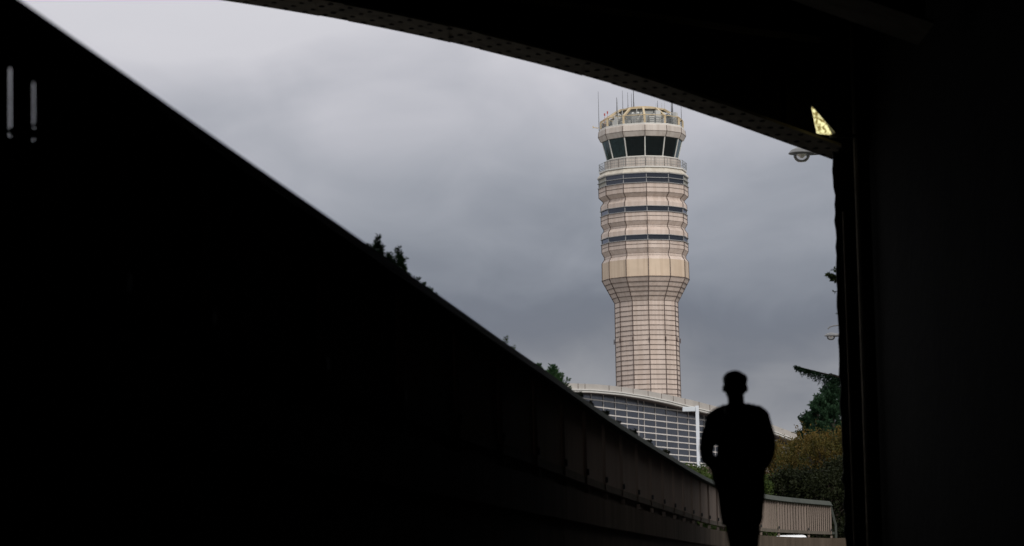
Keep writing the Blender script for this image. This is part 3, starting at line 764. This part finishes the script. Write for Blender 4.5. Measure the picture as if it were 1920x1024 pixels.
# ------------------------------------------------------------------ foliage
M_bark = mat('bark', (.06, .045, .035), .9, vary=.3, scale=4)
M_pine = leafmat('dark_needles', (.035, .075, .035), (.015, .038, .02), 1.4)
M_pine2 = leafmat('green_needles', (.075, .15, .05), (.03, .075, .03), 2.0, .45)
M_ochre = leafmat('ochre_leaves', (.145, .080, .020), (.040, .058, .014), .8)
M_leafy = leafmat('mid_green_leaves', (.06, .085, .018), (.025, .045, .012), 1.8)
M_lime = leafmat('lime_leaves', (.22, .33, .04), (.12, .2, .02), 6)
M_darkleaf = leafmat('dark_leaves', (.020, .024, .008), (.007, .010, .004), 1.0)
class Leaves:
    def __init__(s): s.v = []; s.f = []
    def leaf(s, p, d, ln, w, roll):
        d = d.normalized(); q = d.orthogonal().normalized(); q = Matrix.Rotation(roll, 3, d) @ q
        b = len(s.v); m_ = p + d * ln * .5
        s.v += [tuple(p), tuple(m_ + q * w), tuple(p + d * ln), tuple(m_ - q * w)]; s.f.append((b, b + 1, b + 2, b + 3))
    def tuft(s, p, d, ln, n, nl, nw, rnd, spread=.7):
        """short shoot with needles or leaves all round"""
        d = d.normalized(); o1 = d.orthogonal().normalized()
        for k in range(n):
            u = rnd.random(); a = rnd.uniform(0, 6.283)
            o = Matrix.Rotation(a, 3, d) @ o1
            s.leaf(p + d * ln * u, d * (1 - spread * .6) + o * spread, nl * rnd.uniform(.7, 1.2) * (1.15 - .4 * u), nw, rnd.uniform(0, 3.14))
    def build(s, name, m, parent):
        off = root_loc(parent)
        me = bpy.data.meshes.new(name); me.from_pydata([(x - off.x, y - off.y, z - off.z) for x, y, z in s.v], [], s.f); me.materials.append(m)
        o = bpy.data.objects.new(name, me); col.objects.link(o); o.parent = parent; return o

def bush(name, label, cat, c, base_z, rx, ry, h, m, seed, nclump=60, per=34, leaf=.09, lw=.03, mode='leaf', group=None, upw=.5):
    """plant with trunk, limbs, and many leafy clumps spread through an uneven crown"""
    rnd = random.Random(seed); o = thing(name, label, cat, (c[0], c[1], base_z), group)
    tk = MB(); lv = Leaves(); C = Vector((c[0], c[1], base_z)); ends = []
    for k in range(nclump):
        a = rnd.uniform(0, 6.283); z = rnd.random() ** .75; rad = math.sqrt(max(.05, 1 - (z * 1.05 - .35) ** 2 * 1.4)) * rnd.uniform(.45, 1.08)
        p = C + Vector((math.cos(a) * rx * rad, math.sin(a) * ry * rad, h * (.12 + .86 * z)))
        ends.append(p)
    tk.tube([C, C + Vector((0, 0, h * .35)), C + Vector((rx * .1, 0, h * .75))], [h * .03 + .02, h * .022 + .01, .01], 7)
    for p in ends[::2]:
        st = C + Vector((0, 0, h * rnd.uniform(.1, .5))); tk.tube([st, st.lerp(p, .5) + Vector((0, 0, .05 * h)), p], [h * .012 + .006, h * .008 + .004, .004], 5)
    for p in ends:
        d = (p - (C + Vector((0, 0, h * .35)))).normalized() + Vector((0, 0, upw))
        cs = rnd.uniform(.7, 1.35) * (1.7 if rnd.random() < .12 else 1)
        if mode == 'needle':
            for j in range(4):
                dj = d.normalized() + Vector((rnd.gauss(0, .45), rnd.gauss(0, .45), rnd.gauss(0, .3)))
                lv.tuft(p - dj.normalized() * leaf * 1.5, dj, leaf * 5 * cs, per // 4, leaf, lw, rnd)
        else:
            for j in range(per):
                q = p + Vector((rnd.gauss(0, 1), rnd.gauss(0, 1), rnd.gauss(0, .8))) * (rx * .13 * cs)
                lv.leaf(q, Vector((rnd.gauss(0, 1), rnd.gauss(0, 1), rnd.gauss(.4, .8))), leaf * rnd.uniform(.6, 1.3), lw * 1.4, rnd.uniform(0, 3.14))
    tk.build('trunk', M_bark, o); lv.build('crown', m, o); return o

def conifer(name, label, c, base_z, rad, h, m, seed, ntuft=700, nl=.16, nw=.02, per=22, tl=.5, skew=0):
    rnd = random.Random(seed); o = thing(name, label, 'tree', (c[0], c[1], base_z)); tk = MB(); lv = Leaves(); C = Vector((c[0], c[1], base_z))
    tk.tube([C, C + Vector((0, 0, h * .5)), C + Vector((0, 0, h * .97))], [h * .025, h * .015, .015], 8)
    nb = 46
    for k in range(nb):
        z = (k + .5) / nb; a = k * 2.4 + rnd.uniform(-.3, .3); L_ = rad * (1 - z) ** .75 * rnd.uniform(.6, 1.15) + .12
        p0 = C + Vector((0, 0, h * (.08 + .86 * z))); dr = Vector((math.cos(a), math.sin(a), .35 + .5 * z)).normalized(); tip = p0 + dr * L_
        tk.tube([p0, p0.lerp(tip, .5) - Vector((0, 0, .02 * L_)), tip], [.03, .02, .006], 5)
        for j in range(int(ntuft / nb)):
            u = rnd.uniform(.2, 1) ** .8; q = p0.lerp(tip, u) + Vector((rnd.gauss(0, .1), rnd.gauss(0, .1), rnd.gauss(0, .06))) * (L_ * .7 + .1)
            dj = dr * .5 + Vector((rnd.gauss(0, .5), rnd.gauss(0, .5), rnd.uniform(.3, 1.2)))
            lv.tuft(q, dj, tl * rnd.uniform(.6, 1.2), per, nl, nw, rnd, .55)
    tk.build('trunk', M_bark, o); lv.build('crown', m, o); return o

# right hand trees and hedge
Yh = 112
for i, (px, ptop, rx, Y, m_, lab) in enumerate([
    (1470, 838, 1.3, 124, M_ochre, 'ochre leaved shrub rising just right of the walking person'),
    (1512, 826, 1.5, 121, M_ochre, 'broad rust and ochre shrub below the dark conifer'),
    (1556, 818, 1.45, 119, M_ochre, 'ochre shrub touching the dark column on the right')]):
    tp = at(px, ptop, Y)
    bush('shrub', lab, 'shrub', (tp.x, tp.y), TZ, rx, 1.2, tp.z - TZ, m_, 20 + i, 420, 52, .12, .024, 'needle', 'ochre shrubs behind the railing', .8)
for i, (px, ptop, rx, Y, lab) in enumerate([
    (1448, 895, 1.05, 118, 'dark green bush low behind the railing beside the person'),
    (1495, 880, 1.3, 117, 'dark green bush in front of the ochre shrubs'),
    (1545, 885, 1.3, 116, 'dark green bush behind the slanted railing end'),
    (1592, 800, 1.4, 117, 'tall dark bush half hidden by the dark column')]):
    tp = at(px, ptop, Y)
    bush('bush', lab, 'bush', (tp.x, tp.y), TZ - (1.2 if i == 3 else 0), rx, 1.0, tp.z - TZ, M_darkleaf if i != 0 else M_leafy, 40 + i, 220, 55, .13, .03, 'leaf', 'dark bushes behind the railing')
tp = at(1560, 708, 130)
conifer('conifer_tree', 'dark green conifer with upright tips against the sky at the column', (tp.x, tp.y), TZ, 2.2, tp.z - TZ, M_pine, 5, 2300, .16, .022, 26, .42)
tp = at(1530, 734, 128)
conifer('conifer_tree', 'smaller dark conifer leaning out left of the tall one', (at(1533, 738, 128).x, 128), TZ, 1.5, tp.z - TZ, M_pine, 6, 1200, .15, .022, 26, .36)
tp = at(1512, 766, 129)
conifer('conifer_tree', 'lowest dark conifer at the right end of the terminal roof', (tp.x, tp.y), TZ, 1.15, tp.z - TZ, M_pine, 8, 1100, .14, .022, 26, .3)
# cedar behind the column: one long bough reaches into view
Yc = 62
cb = at(1660, 700, Yc)
ced = thing('cedar_tree', 'cedar behind the column sending one flat bough left into the sky', 'tree', (cb.x, Yc, TZ - 1.5))
tk = MB(); tk.tube([(cb.x, Yc, TZ - 1.6), (cb.x, Yc, 8), (cb.x, Yc, 11)], [.22, .14, .03], 9); lv = Leaves(); rnd = random.Random(2)
def bough(p0, p1, sag, dens, drop):
    pts_ = [p0.lerp(p1, u) + Vector((0, 0, sag * math.sin(u * 3.14))) for u in (0, .25, .5, .75, 1)]
    tk.tube(pts_, [.04, .03, .022, .014, .005], 6)
    for k in range(dens):
        u = rnd.random() ** .8; i = min(3, int(u * 4)); q = pts_[i].lerp(pts_[i + 1], u * 4 - i)
        d_ = (p1 - p0).normalized() * rnd.uniform(.1, 1) + Vector((rnd.gauss(0, .2), rnd.gauss(0, .5), -drop * rnd.uniform(.1, 1.1)))
        lv.tuft(q, d_, (.06 + .36 * (1 - u) ** .7) * rnd.uniform(.4, 1.4), 18, .05, .008, rnd, .6)
bough(at(1640, 722, Yc), at(1494, 687, Yc), -.02, 330, 1.15)
bough(at(1640, 728, Yc), at(1556, 700, Yc + .3), .0, 90, 1)
for k in range(12):
    z = 4.2 + k * .55; a = k * 2.1
    if math.cos(a) < .1: a = -a + 3.3
    q = Vector((cb.x, Yc, z)); bough(q, q + Vector((abs(math.cos(a)) * 1.2 + .3, math.sin(a) * 1.4, .1)), 0, 70, .8)
tk.build('trunk', M_bark, ced); lv.build('crown', M_pine, ced)
# leafy tree behind the column, twigs at its edge
Yd = 48; db = at(1700, 560, Yd)
dt = thing('leafy_tree', 'broadleaf tree hidden behind the column with a sprig of leaves peeking out', 'tree', (db.x, Yd, 1.1))
tk = MB(); tk.tube([(db.x, Yd, 1.1), (db.x + .1, Yd, 4.5), (db.x, Yd, 8)], [.18, .12, .05], 8); lv = Leaves()
def spray(tip, root, n, ll, lw_):
    tk.tube([root, root.lerp(tip, .5) + Vector((0, 0, .05)), tip], [.02, .012, .004], 5)
    for k in range(n):
        u = rnd.uniform(.45, 1); q = root.lerp(tip, u); lv.leaf(q, Vector((rnd.gauss(-.5, .7), rnd.gauss(0, .7), rnd.gauss(.25, .6))), ll * rnd.uniform(.7, 1.2), lw_, rnd.uniform(0, 3.14))
tr_ = lambda px, py: at(px, py, Yd)
spray(tr_(1552, 516), tr_(1600, 530), 90, .085, .022); spray(tr_(1560, 524), tr_(1605, 532), 50, .08, .02); spray(tr_(1562, 506), tr_(1610, 525), 30, .08, .018); spray(tr_(1561, 547), tr_(1600, 556), 7, .07, .014)
spray(tr_(1566, 588), tr_(1610, 592), 5, .05, .01)
for k in range(60):
    q = Vector((db.x + rnd.uniform(-.35, 2.2), Yd + rnd.gauss(0, .8), rnd.uniform(4.5, 9))); 
    spray(q, Vector((db.x, Yd, q.z - .5)), 40, .1, .025)
tk.build('trunk', M_bark, dt); lv.build('crown', M_leafy, dt)

BZ = RH - 1.02
# shrubs behind the near and middle railing
def behind(px, off):
    """point on the photo's sight line px that stands off metres behind the railing line"""
    k = at(px, 600, 10); k = k.x / k.y
    i0 = int(np.argmin([abs(f[0] / f[1] - k) if f[1] > 8 else 9 for f in fine])); Y = fine[i0][1]
    while Y < 110:
        Y += .05; dd = np.hypot(fine[:, 0] - k * Y, fine[:, 1] - Y)
        if dd.min() >= off: break
    return Vector((k * Y, Y, 0))
def sprigs(px_list, label, seed, m, name='juniper_bush', lf=.05, wide=.5, tl=.16, nl=.045, nw=.006, per=60, group='bushes behind the curved railing', off=1.6, dens=1):
    """bush whose shoots end where the photo shows them above the cap"""
    rnd = random.Random(seed); xm = sum(p[0] for p in px_list) / len(px_list)
    s0 = min(ss, key=lambda s: abs((RP(s)[0].x) / max(RP(s)[0].y, .1) - (at(xm, 600, 10).x / 10)) if RP(s)[0].y > 8 else 9)
    Bq = behind(xm, off + .05); s0 = ss[int(np.argmin(np.hypot(fine[:, 0] - Bq.x, fine[:, 1] - Bq.y)))]; o = thing(name, label, 'bush', (Bq.x, Bq.y, BZ), group); tk = MB(); lv = Leaves()
    C = Vector((Bq.x, Bq.y, BZ)); K = Bq.y / 26
    for px, py, wd in px_list:
        tip = at(px, py, behind(px, off).y)
        root = C.lerp(Vector((tip.x, tip.y, C.z)), .6) + Vector((0, 0, .3))
        tk.tube([C, root, root.lerp(tip, .6) + Vector((0, rnd.uniform(-.05, .05), -.05)), tip], [.03, .02, .012, .004], 6)
        for j in range(6):
            u = j / 6; q = tip - Vector((rnd.gauss(0, .02), rnd.gauss(0, .05), .09 * K * (j + .3)))
            for k in range(2 + j):
                dj = Vector((rnd.gauss(0, .30 + .14 * j), rnd.gauss(0, .45), 1)); lv.tuft(q - Vector((0, 0, tl * .5 * K)), dj, tl * wd * K * .8, int(per), nl * wd * K * 1.1, nw * K * .9, rnd, .75)
    for k in range(26):                     # the hidden body of the bush
        sl_s = s0 + rnd.gauss(0, wide * .7); pq, dq, nq = RP(sl_s); q = pq - nq * (off + .1 + abs(rnd.gauss(0, .12))) + Vector((0, 0, BZ + rnd.uniform(.1, .75)))
        lv.tuft(q, Vector((rnd.gauss(0, .5), rnd.gauss(0, .5), .8)), tl * K, per, nl * K, nw * K, rnd, .6)
    tk.build('trunk', M_bark, o); lv.build('crown', m, o); return o
sprigs([(690, 457, .8), (704, 446, 1), (718, 462, .9), (731, 472, .8), (747, 462, .85), (751, 480, .8), (700, 470, .9), (725, 482, 1), (742, 490, 1), (686, 460, .9), (710, 464, 1.1), (736, 484, 1.1), (756, 497, .9), (696, 462, 1), (722, 474, 1)], 'tallest dark juniper sprigs poking above the blurred railing edge', 1, M_pine2)
sprigs([(777, 516, .8), (765, 511, .8), (784, 528, .7)], 'single short juniper tip just right of the tallest sprigs', 2, M_pine2, wide=.35)
sprigs([(803, 538, .8), (818, 550, .8)], 'two tiny juniper tips lower along the sloping railing edge', 3, M_pine2, wide=.35)
sprigs([(1009, 682, .8), (1015, 684, .7)], 'small dark juniper tip left of the rounded juniper clump', 4, M_pine2, wide=.4)
sprigs([(1030, 688, 1), (1037, 690, 1), (1045, 694, .8), (1054, 710, .9), (1058, 716, .8), (1042, 700, 1.1), (1024, 694, .8), (1049, 704, 1), (1062, 724, .9), (1068, 730, .9), (1035, 696, 1)], 'rounded dark juniper clump near the left end of the terminal roof', 5, M_pine2)
for i, x in enumerate((1075, 1098, 1122, 1148, 1175, 1205, 1235)):
    yr = float(np.interp(x, [p[0] for p in rail_px], [p[1] for p in rail_px]))
    q = behind(x, .3); 
    sprigs([(x + dx, yr + (rng.uniform(-1.5, 3)), .8) for dx in (-13, -10, -8, -5, -3, 0, 2, 5, 7, 10, 12)], ['dark hedge bush just below the terminal roof end', 'dark hedge bush before the leftmost terminal panes', 'dark hedge bush third along the railing from the roof end',
        'dark hedge bush midway along the terminal glass', 'dark hedge bush before the double mullion', 'dark hedge bush where the railing slats begin to show', 'last dark hedge bush, low before the bottom panes'][i], 60 + i, M_darkleaf, 'hedge_bush', wide=.4, tl=.09, nl=.035, nw=.011, per=16, off=.5)
# lime leaves
for i, (x, y_) in enumerate(((948, 632), (962, 649))):
    B_ = behind(x, .4); tip = at(x, y_, B_.y)
    o = thing('leafy_sapling', ['bright lime leafed sapling tip above the railing, upper one', 'bright lime leafed sapling tip above the railing, lower one'][i], 'sapling', (B_.x, B_.y, BZ), 'lime saplings behind the railing')
    tk = MB(); lv = Leaves(); tk.tube([(B_.x, B_.y, BZ), (B_.x, B_.y, 3.4), tip], [.012, .009, .003], 6)
    for k in range(16):
        q = Vector((B_.x, B_.y, 3.5)).lerp(tip, .2 + .8 * k / 16) if k < 5 else tip - Vector((0, 0, .008 * (k - 5)))
        lv.leaf(q, Vector((math.cos(k * 2.4), math.sin(k * 2.4) * .6, .25)), .04, .012, 1.5 + rng.uniform(-.4, .4))
    tk.build('stem', M_bark, o); lv.build('leaves', M_lime, o)
# low green shrubs beyond the railing by the white post
for i, (px, py, Y, rx, lab) in enumerate([(1300, 872, 90, .55, 'low green shrub at the foot of the white lamp post'), (1322, 880, 86, .6, 'green shrub left of the walking person above the railing'), (1345, 892, 84, .6, 'green shrub mostly hidden by the walking person'),
                                          (1275, 868, 96, .5, 'short green shrub under the last terminal panes'), (1425, 905, 104, .6, 'bright green shrub at the right hip of the person')]):
    tp = at(px, py, Y); bush('green_shrub', lab, 'shrub', (tp.x, tp.y), TZ - .1, rx, .6, tp.z - TZ + .1, M_leafy, 80 + i, 130, 40, .09, .02, 'leaf', 'green shrubs by the lamp post')
# planting seen through the slits at the far left
for i, (px, py, Y, lab) in enumerate([(10, 285, 15.5, 'leafy bush seen through the first slit in the railing'), (66, 292, 16.5, 'leafy bush seen through the second slit in the railing')]):
    tp = at(px, py, Y); bush('bush', lab, 'bush', (tp.x - .1, tp.y), BZ, .42, .5, tp.z - BZ, M_leafy, 90 + i, 320, 60, .06, .018, 'leaf', 'bushes seen through the slits')

# ------------------------------------------------------------------ white car beyond the railing
M_carw = mat('white_car_paint', (.78, .79, .80), .25, spec=.6); M_carg = glassmat('car_glass', (.8, .9, 1), .1)
M_tyre = mat('tyre', (.02, .02, .02), .9); M_rim = mat('wheel_rim', (.4, .4, .42), .35, metal=.8); M_tail = mat('tail_light', (.35, .02, .02), .3)
ct = at(1479, 1003.5, 112); ck = thing('parked_car', 'white car whose roof shows through the gap under the railing', 'car', (ct.x, 112, ct.z - 1.45))
base_c = Vector((ct.x, 112, ct.z - 1.45))
def carbox(prof_, hw, name, m, tops=None, parent=ck):
    """prof_: side outline (y, z, halfwidth)"""
    n = len(prof_); vs = [base_c + Vector((sx * w_, y_, z_)) for sx in (-1, 1) for (y_, z_, w_) in prof_]
    mb = MB(); mb.add(vs, [tuple(range(n)), tuple(range(n, 2 * n))[::-1]] + [(i, (i + 1) % n, n + (i + 1) % n, n + i)[::-1] for i in range(n)])
    return bevel(mb.build(name, m, parent), .06, 3)
body = carbox([(-2.2, .3, .82), (-2.25, .62, .86), (-2.15, .88, .84), (-1.7, .95, .82), (1.0, .93, .84), (2.1, .78, .82), (2.25, .55, .84), (2.2, .28, .82)], .9, 'body', M_carw)
carbox([(-1.75, .93, .72), (-1.15, 1.36, .60), (.1, 1.38, .60), (1.0, .92, .73)], .7, 'cabin_glass', M_carg, parent=ck)
carbox([(-1.25, 1.335, .60), (-1.1, 1.42, .54), (-.5, 1.45, .52), (0, 1.42, .54), (.15, 1.335, .60)], .6, 'roof', M_carw)
for sx in (-1, 1):
    for yy in (-1.35, 1.4):
        mb = MB(); c = base_c + Vector((sx * .78, yy, .32)); mb.tube([c - Vector((.1, 0, 0)), c + Vector((.1, 0, 0))], .32, 18); wh = mb.build('wheel', M_tyre, ck)
        mb = MB(); mb.tube([c - Vector((.11, 0, 0)), c + Vector((.11, 0, 0))], .19, 14); mb.build('rim', M_rim, wh)
    mb = MB(); mb.box(base_c + Vector((sx * .66, -2.2, .72)), (.28, .12, .16)); mb.build('tail_light', M_tail, ck)

# ------------------------------------------------------------------ person
PX0, PY_ = 1387, 19.6
pb = at(PX0 + 3, 1172, PY_); PO = Vector((at(1390, 1000, PY_).x, PY_, gz(PY_)))
person = thing('person', 'person in dark jacket, knee length shorts and backpack walking away, hands in pockets', 'person', tuple(PO))
_b = bmesh.new(); bmesh.ops.create_icosphere(_b, subdivisions=2, radius=1)
SPH_V = np.array([v.co[:] for v in _b.verts]); SPH_F = np.array([[v.index for v in f.verts] for f in _b.faces]); SPH_N = len(SPH_V); _b.free()
def skin(chains, extra=None, vox=.012, name='body', m=None, parent=None, smooth_it=4, cut=None):
    """chains: lists of (x, y, z, r). Grown as tapered capsules, fused by voxel remesh into one surface"""
    VV, FF = [], []
    def ball(c, r, sx=1, sy=1, sz=1):
        b = len(VV) * SPH_N; VV.append(SPH_V * np.array([r * sx, r * sy, r * sz]) + np.array(c)); FF.append(SPH_F + b)
    for ch in chains:
        for a, b in zip(ch[:-1], ch[1:]):
            pa, pb_ = Vector(a[:3]), Vector(b[:3]); n = max(2, int((pb_ - pa).length / (min(a[3], b[3]) * .3)))
            fa = a[4] if len(a) > 4 else 1; fb = b[4] if len(b) > 4 else 1
            for k in range(n + 1):
                u = k / n; ball(pa.lerp(pb_, u), a[3] + (b[3] - a[3]) * u, 1, fa + (fb - fa) * u, 1)
    for e in (extra or []): ball(Vector(e[0]), 1, *e[1])
    me = bpy.data.meshes.new(name); me.from_pydata(np.concatenate(VV).tolist(), [], np.concatenate(FF).tolist())
    o = bpy.data.objects.new(name, me); col.objects.link(o)
    rm = o.modifiers.new('r', 'REMESH'); rm.mode = 'VOXEL'; rm.voxel_size = vox
    sm_ = o.modifiers.new('s', 'SMOOTH'); sm_.factor = .5; sm_.iterations = smooth_it
    dg = bpy.context.evaluated_depsgraph_get(); ev_ = bpy.data.meshes.new_from_object(o.evaluated_get(dg)); o.modifiers.clear(); o.data = ev_
    bpy.data.meshes.remove(me)
    ev_.materials.clear(); ev_.materials.append(m)
    for p_ in ev_.polygons: p_.use_smooth = True
    if parent: o.parent = parent
    if cut: # trim below/above planes
        bm = bmesh.new(); bm.from_mesh(ev_)
        for co, no in cut: bmesh.ops.bisect_plane(bm, geom=bm.verts[:] + bm.edges[:] + bm.faces[:], plane_co=co, plane_no=no, clear_outer=True)
        bm.to_mesh(ev_); bm.free()
    return o
M_skin = mat('skin', (.10, .06, .042), .6, vary=.1, scale=20)
M_hair = mat('black_hair', (.008, .007, .006), .5, bump=.6, bscale=90)
M_jacket = mat('dark_jacket', (.012, .012, .014), .85, vary=.3, scale=12, bump=.4, bscale=30)
M_shorts = mat('dark_shorts', (.012, .012, .013), .9, vary=.3, scale=10, bump=.4, bscale=30)
M_shoe = mat('dark_shoe', (.015, .015, .015), .7); M_pack = mat('dark_backpack', (.014, .014, .016), .5, bump=.3, bscale=60)
def hand(sx):
    """palm and five bent fingers reaching into the pocket"""
    wx = sx * .155; ch = [[(sx * .168, .10, 1.075, .026), (wx, .13, 1.02, .030, .6), (sx * .135, .15, .965, .033, .5)]]
    for k, (off, ln) in enumerate(((-.028, .062), (-.010, .072), (.009, .068), (.027, .054))):
        b_ = Vector((sx * .135 + off * .5, .15 + off * .8, .955)); ch.append([(*b_, .0095), (*(b_ + Vector((-sx * .012, .012, -ln * .5))), .009), (*(b_ + Vector((-sx * .03, .02, -ln))), .0075)])
    b_ = Vector((sx * .128, .115, .99)); ch.append([(*b_, .013), (b_.x - sx * .028, b_.y - .012, b_.z - .03, .011), (b_.x - sx * .04, b_.y - .008, b_.z - .062, .009)])
    return ch
legs = lambda g_, cut=None: None
HX = -.002
legL = [(-.070, 0, .93, .085), (-.024, .10, .53, .056), (-.024, .08, .44, .053), (-.03, -.02, .12, .036), (-.03, -.05, .08, .036)]
legR = [(.080, 0, .93, .085), (.060, -.04, .53, .056), (.056, -.08, .44, .053), (.050, -.24, .16, .036), (.050, -.27, .115, .036)]
armL = [(-.15, 0, 1.425, .05), (-.232, -.05, 1.21, .040), (-.230, -.03, 1.16, .038), (-.168, .10, 1.075, .026)]
armR = [(.155, 0, 1.42, .05), (.205, -.03, 1.21, .040), (.202, -.02, 1.165, .038), (.168, .10, 1.075, .026)]
torso = [(0, 0, .93, .125, .8), (0, 0, 1.10, .12, .75), (0, 0, 1.28, .14, .75), (0, 0, 1.40, .135, .7)]
neck = [(0, 0, 1.42, .080), (-.008, .01, 1.50, .062), (-.010, .015, 1.58, .060)]
sh = [(-.14, 0, 1.43, .055), (0, 0, 1.46, .07), (.145, 0, 1.425, .055)]
head = [((0, .03, 1.662), (.079, .094, .098)), ((0, .045, 1.612), (.069, .070, .064)), ((0, .125, 1.632), (.014, .022, .022)), ((0, .112, 1.596), (.026, .015, .011)), ((-.03, .105, 1.658), (.014, .014, .009)), ((.03, .105, 1.658), (.014, .014, .009)),
        ((-.082, .015, 1.630), (.009, .016, .030)), ((.082, .015, 1.630), (.009, .016, .030)), ((0, .075, 1.553), (.03, .03, .022))]
bchain = [legL, legR, armL, armR, torso, neck, sh] + hand(-1) + hand(1)
head = [((c[0] - .012, c[1], c[2]), e) for c, e in head]
skin(bchain, head, .009, 'body', M_skin, person, 3)
skin([], [((c[0] - .012, c[1], c[2]), e) for c, e in [((0, .005, 1.672), (.086, .100, .088)), ((0, -.02, 1.640), (.083, .078, .080)), ((-.002, .01, 1.700), (.074, .09, .062)), ((.004, .02, 1.722), (.050, .06, .040)), ((-.035, .01, 1.708), (.045, .06, .045)), ((.045, .0, 1.695), (.045, .06, .045)), ((-.055, .02, 1.70), (.032, .05, .035)), ((0, -.045, 1.60), (.056, .035, .03))]], .009, 'hair', M_hair, person, 2)
def folds(o, amp, sc_, seed):
    from mathutils import noise
    me = o.data; ns = [v.normal.copy() for v in me.vertices]
    for v, n_ in zip(me.vertices, ns):
        q = Vector((v.co.x * sc_, v.co.y * sc_, v.co.z * sc_ * .6 + seed)); v.co += n_ * (noise.noise(q) * amp + noise.noise(q * 2.7) * amp * .5)
    return o
def infl(ch, d): return [(c[0], c[1], c[2], c[3] + d) + tuple(c[4:]) for c in ch]
jk = [[(-.150, 0, 1.425, .072), (-.205, -.02, 1.31, .064), (-.228, -.05, 1.21, .053), (-.222, -.02, 1.15, .048), (-.155, .08, 1.105, .046)],
      [(.155, 0, 1.42, .074), (.188, -.01, 1.30, .068), (.200, -.03, 1.23, .063), (.188, -.01, 1.16, .056), (.165, .07, 1.115, .05)],
      [(.005, 0, 1.03, .140, .9), (.01, 0, 1.15, .142, .85), (.005, 0, 1.30, .150, .8), (0, 0, 1.40, .135, .75)], [(-.145, 0, 1.435, .066), (-.07, 0, 1.470, .062), (-.005, 0, 1.485, .068), (.07, 0, 1.470, .062), (.15, 0, 1.43, .068)],
      [(-.052, -.01, 1.508, .030), (-.008, -.045, 1.518, .030), (.040, -.01, 1.508, .030)], [(-.075, 0, 1.0, .078), (-.075, 0, 1.35, .08)], [(.095, 0, 1.0, .080), (.11, 0, 1.35, .09)]]
folds(skin(jk, [((.13, 0, 1.482), (.045, .04, .035)), ((-.12, 0, 1.475), (.05, .04, .03)), ((.03, -.08, 1.49), (.09, .05, .035))], .010, 'jacket', M_jacket, person, 4), .011, 9, 3)
shc = [[(.01, 0, .98, .13, .85), (.01, 0, .90, .13, .9)], [(-.065, .0, .97, .099), (-.055, .045, .76, .088), (-.045, .07, .67, .078)], [(.088, 0, .97, .093), (.072, .0, .76, .088), (.065, -.01, .67, .080)]]
folds(skin(shc, None, .010, 'shorts', M_shorts, person, 4, cut=[(Vector((0, 0, .69)), Vector((0, 0, -1)))]), .010, 8, 8)
for sx, (x_, y_, z_), pit in ((-1, (-.036, -.01, .045), 0), (1, (.050, -.23, .075), .5)):
    sh_ = skin([[(x_, y_ - .06, z_ + .012, .040), (x_, y_ + .05, z_, .038), (x_, y_ + .15, z_ - .01, .034)]], None, .008, 'shoe', M_shoe, person, 2)
bp_ = skin([[(-.06, -.17, 1.38, .075, .75), (.06, -.17, 1.38, .075, .75)], [(-.065, -.18, 1.10, .085, .8), (.065, -.18, 1.10, .085, .8)], [(-.06, -.17, 1.38, .075, .75), (-.065, -.18, 1.10, .085, .8)], [(.06, -.17, 1.38, .075, .75), (.065, -.18, 1.10, .085, .8)], [(0, -.17, 1.38, .075, .75), (0, -.18, 1.10, .085, .8)]], None, .010, 'backpack', M_pack, person, 4)
stp = MB()
for sx in (-1, 1):
    stp.tube([(sx * .09, -.17, 1.44), (sx * .105, -.07, 1.505), (sx * .11, .03, 1.50), (sx * .115, .10, 1.42), (sx * .12, .125, 1.30), (sx * .13, .06, 1.12)], .014, 6)
off_p = PO.copy(); stp.v = [tuple(Vector(v) + off_p) for v in stp.v]; stp.build('strap', M_pack, bp_)
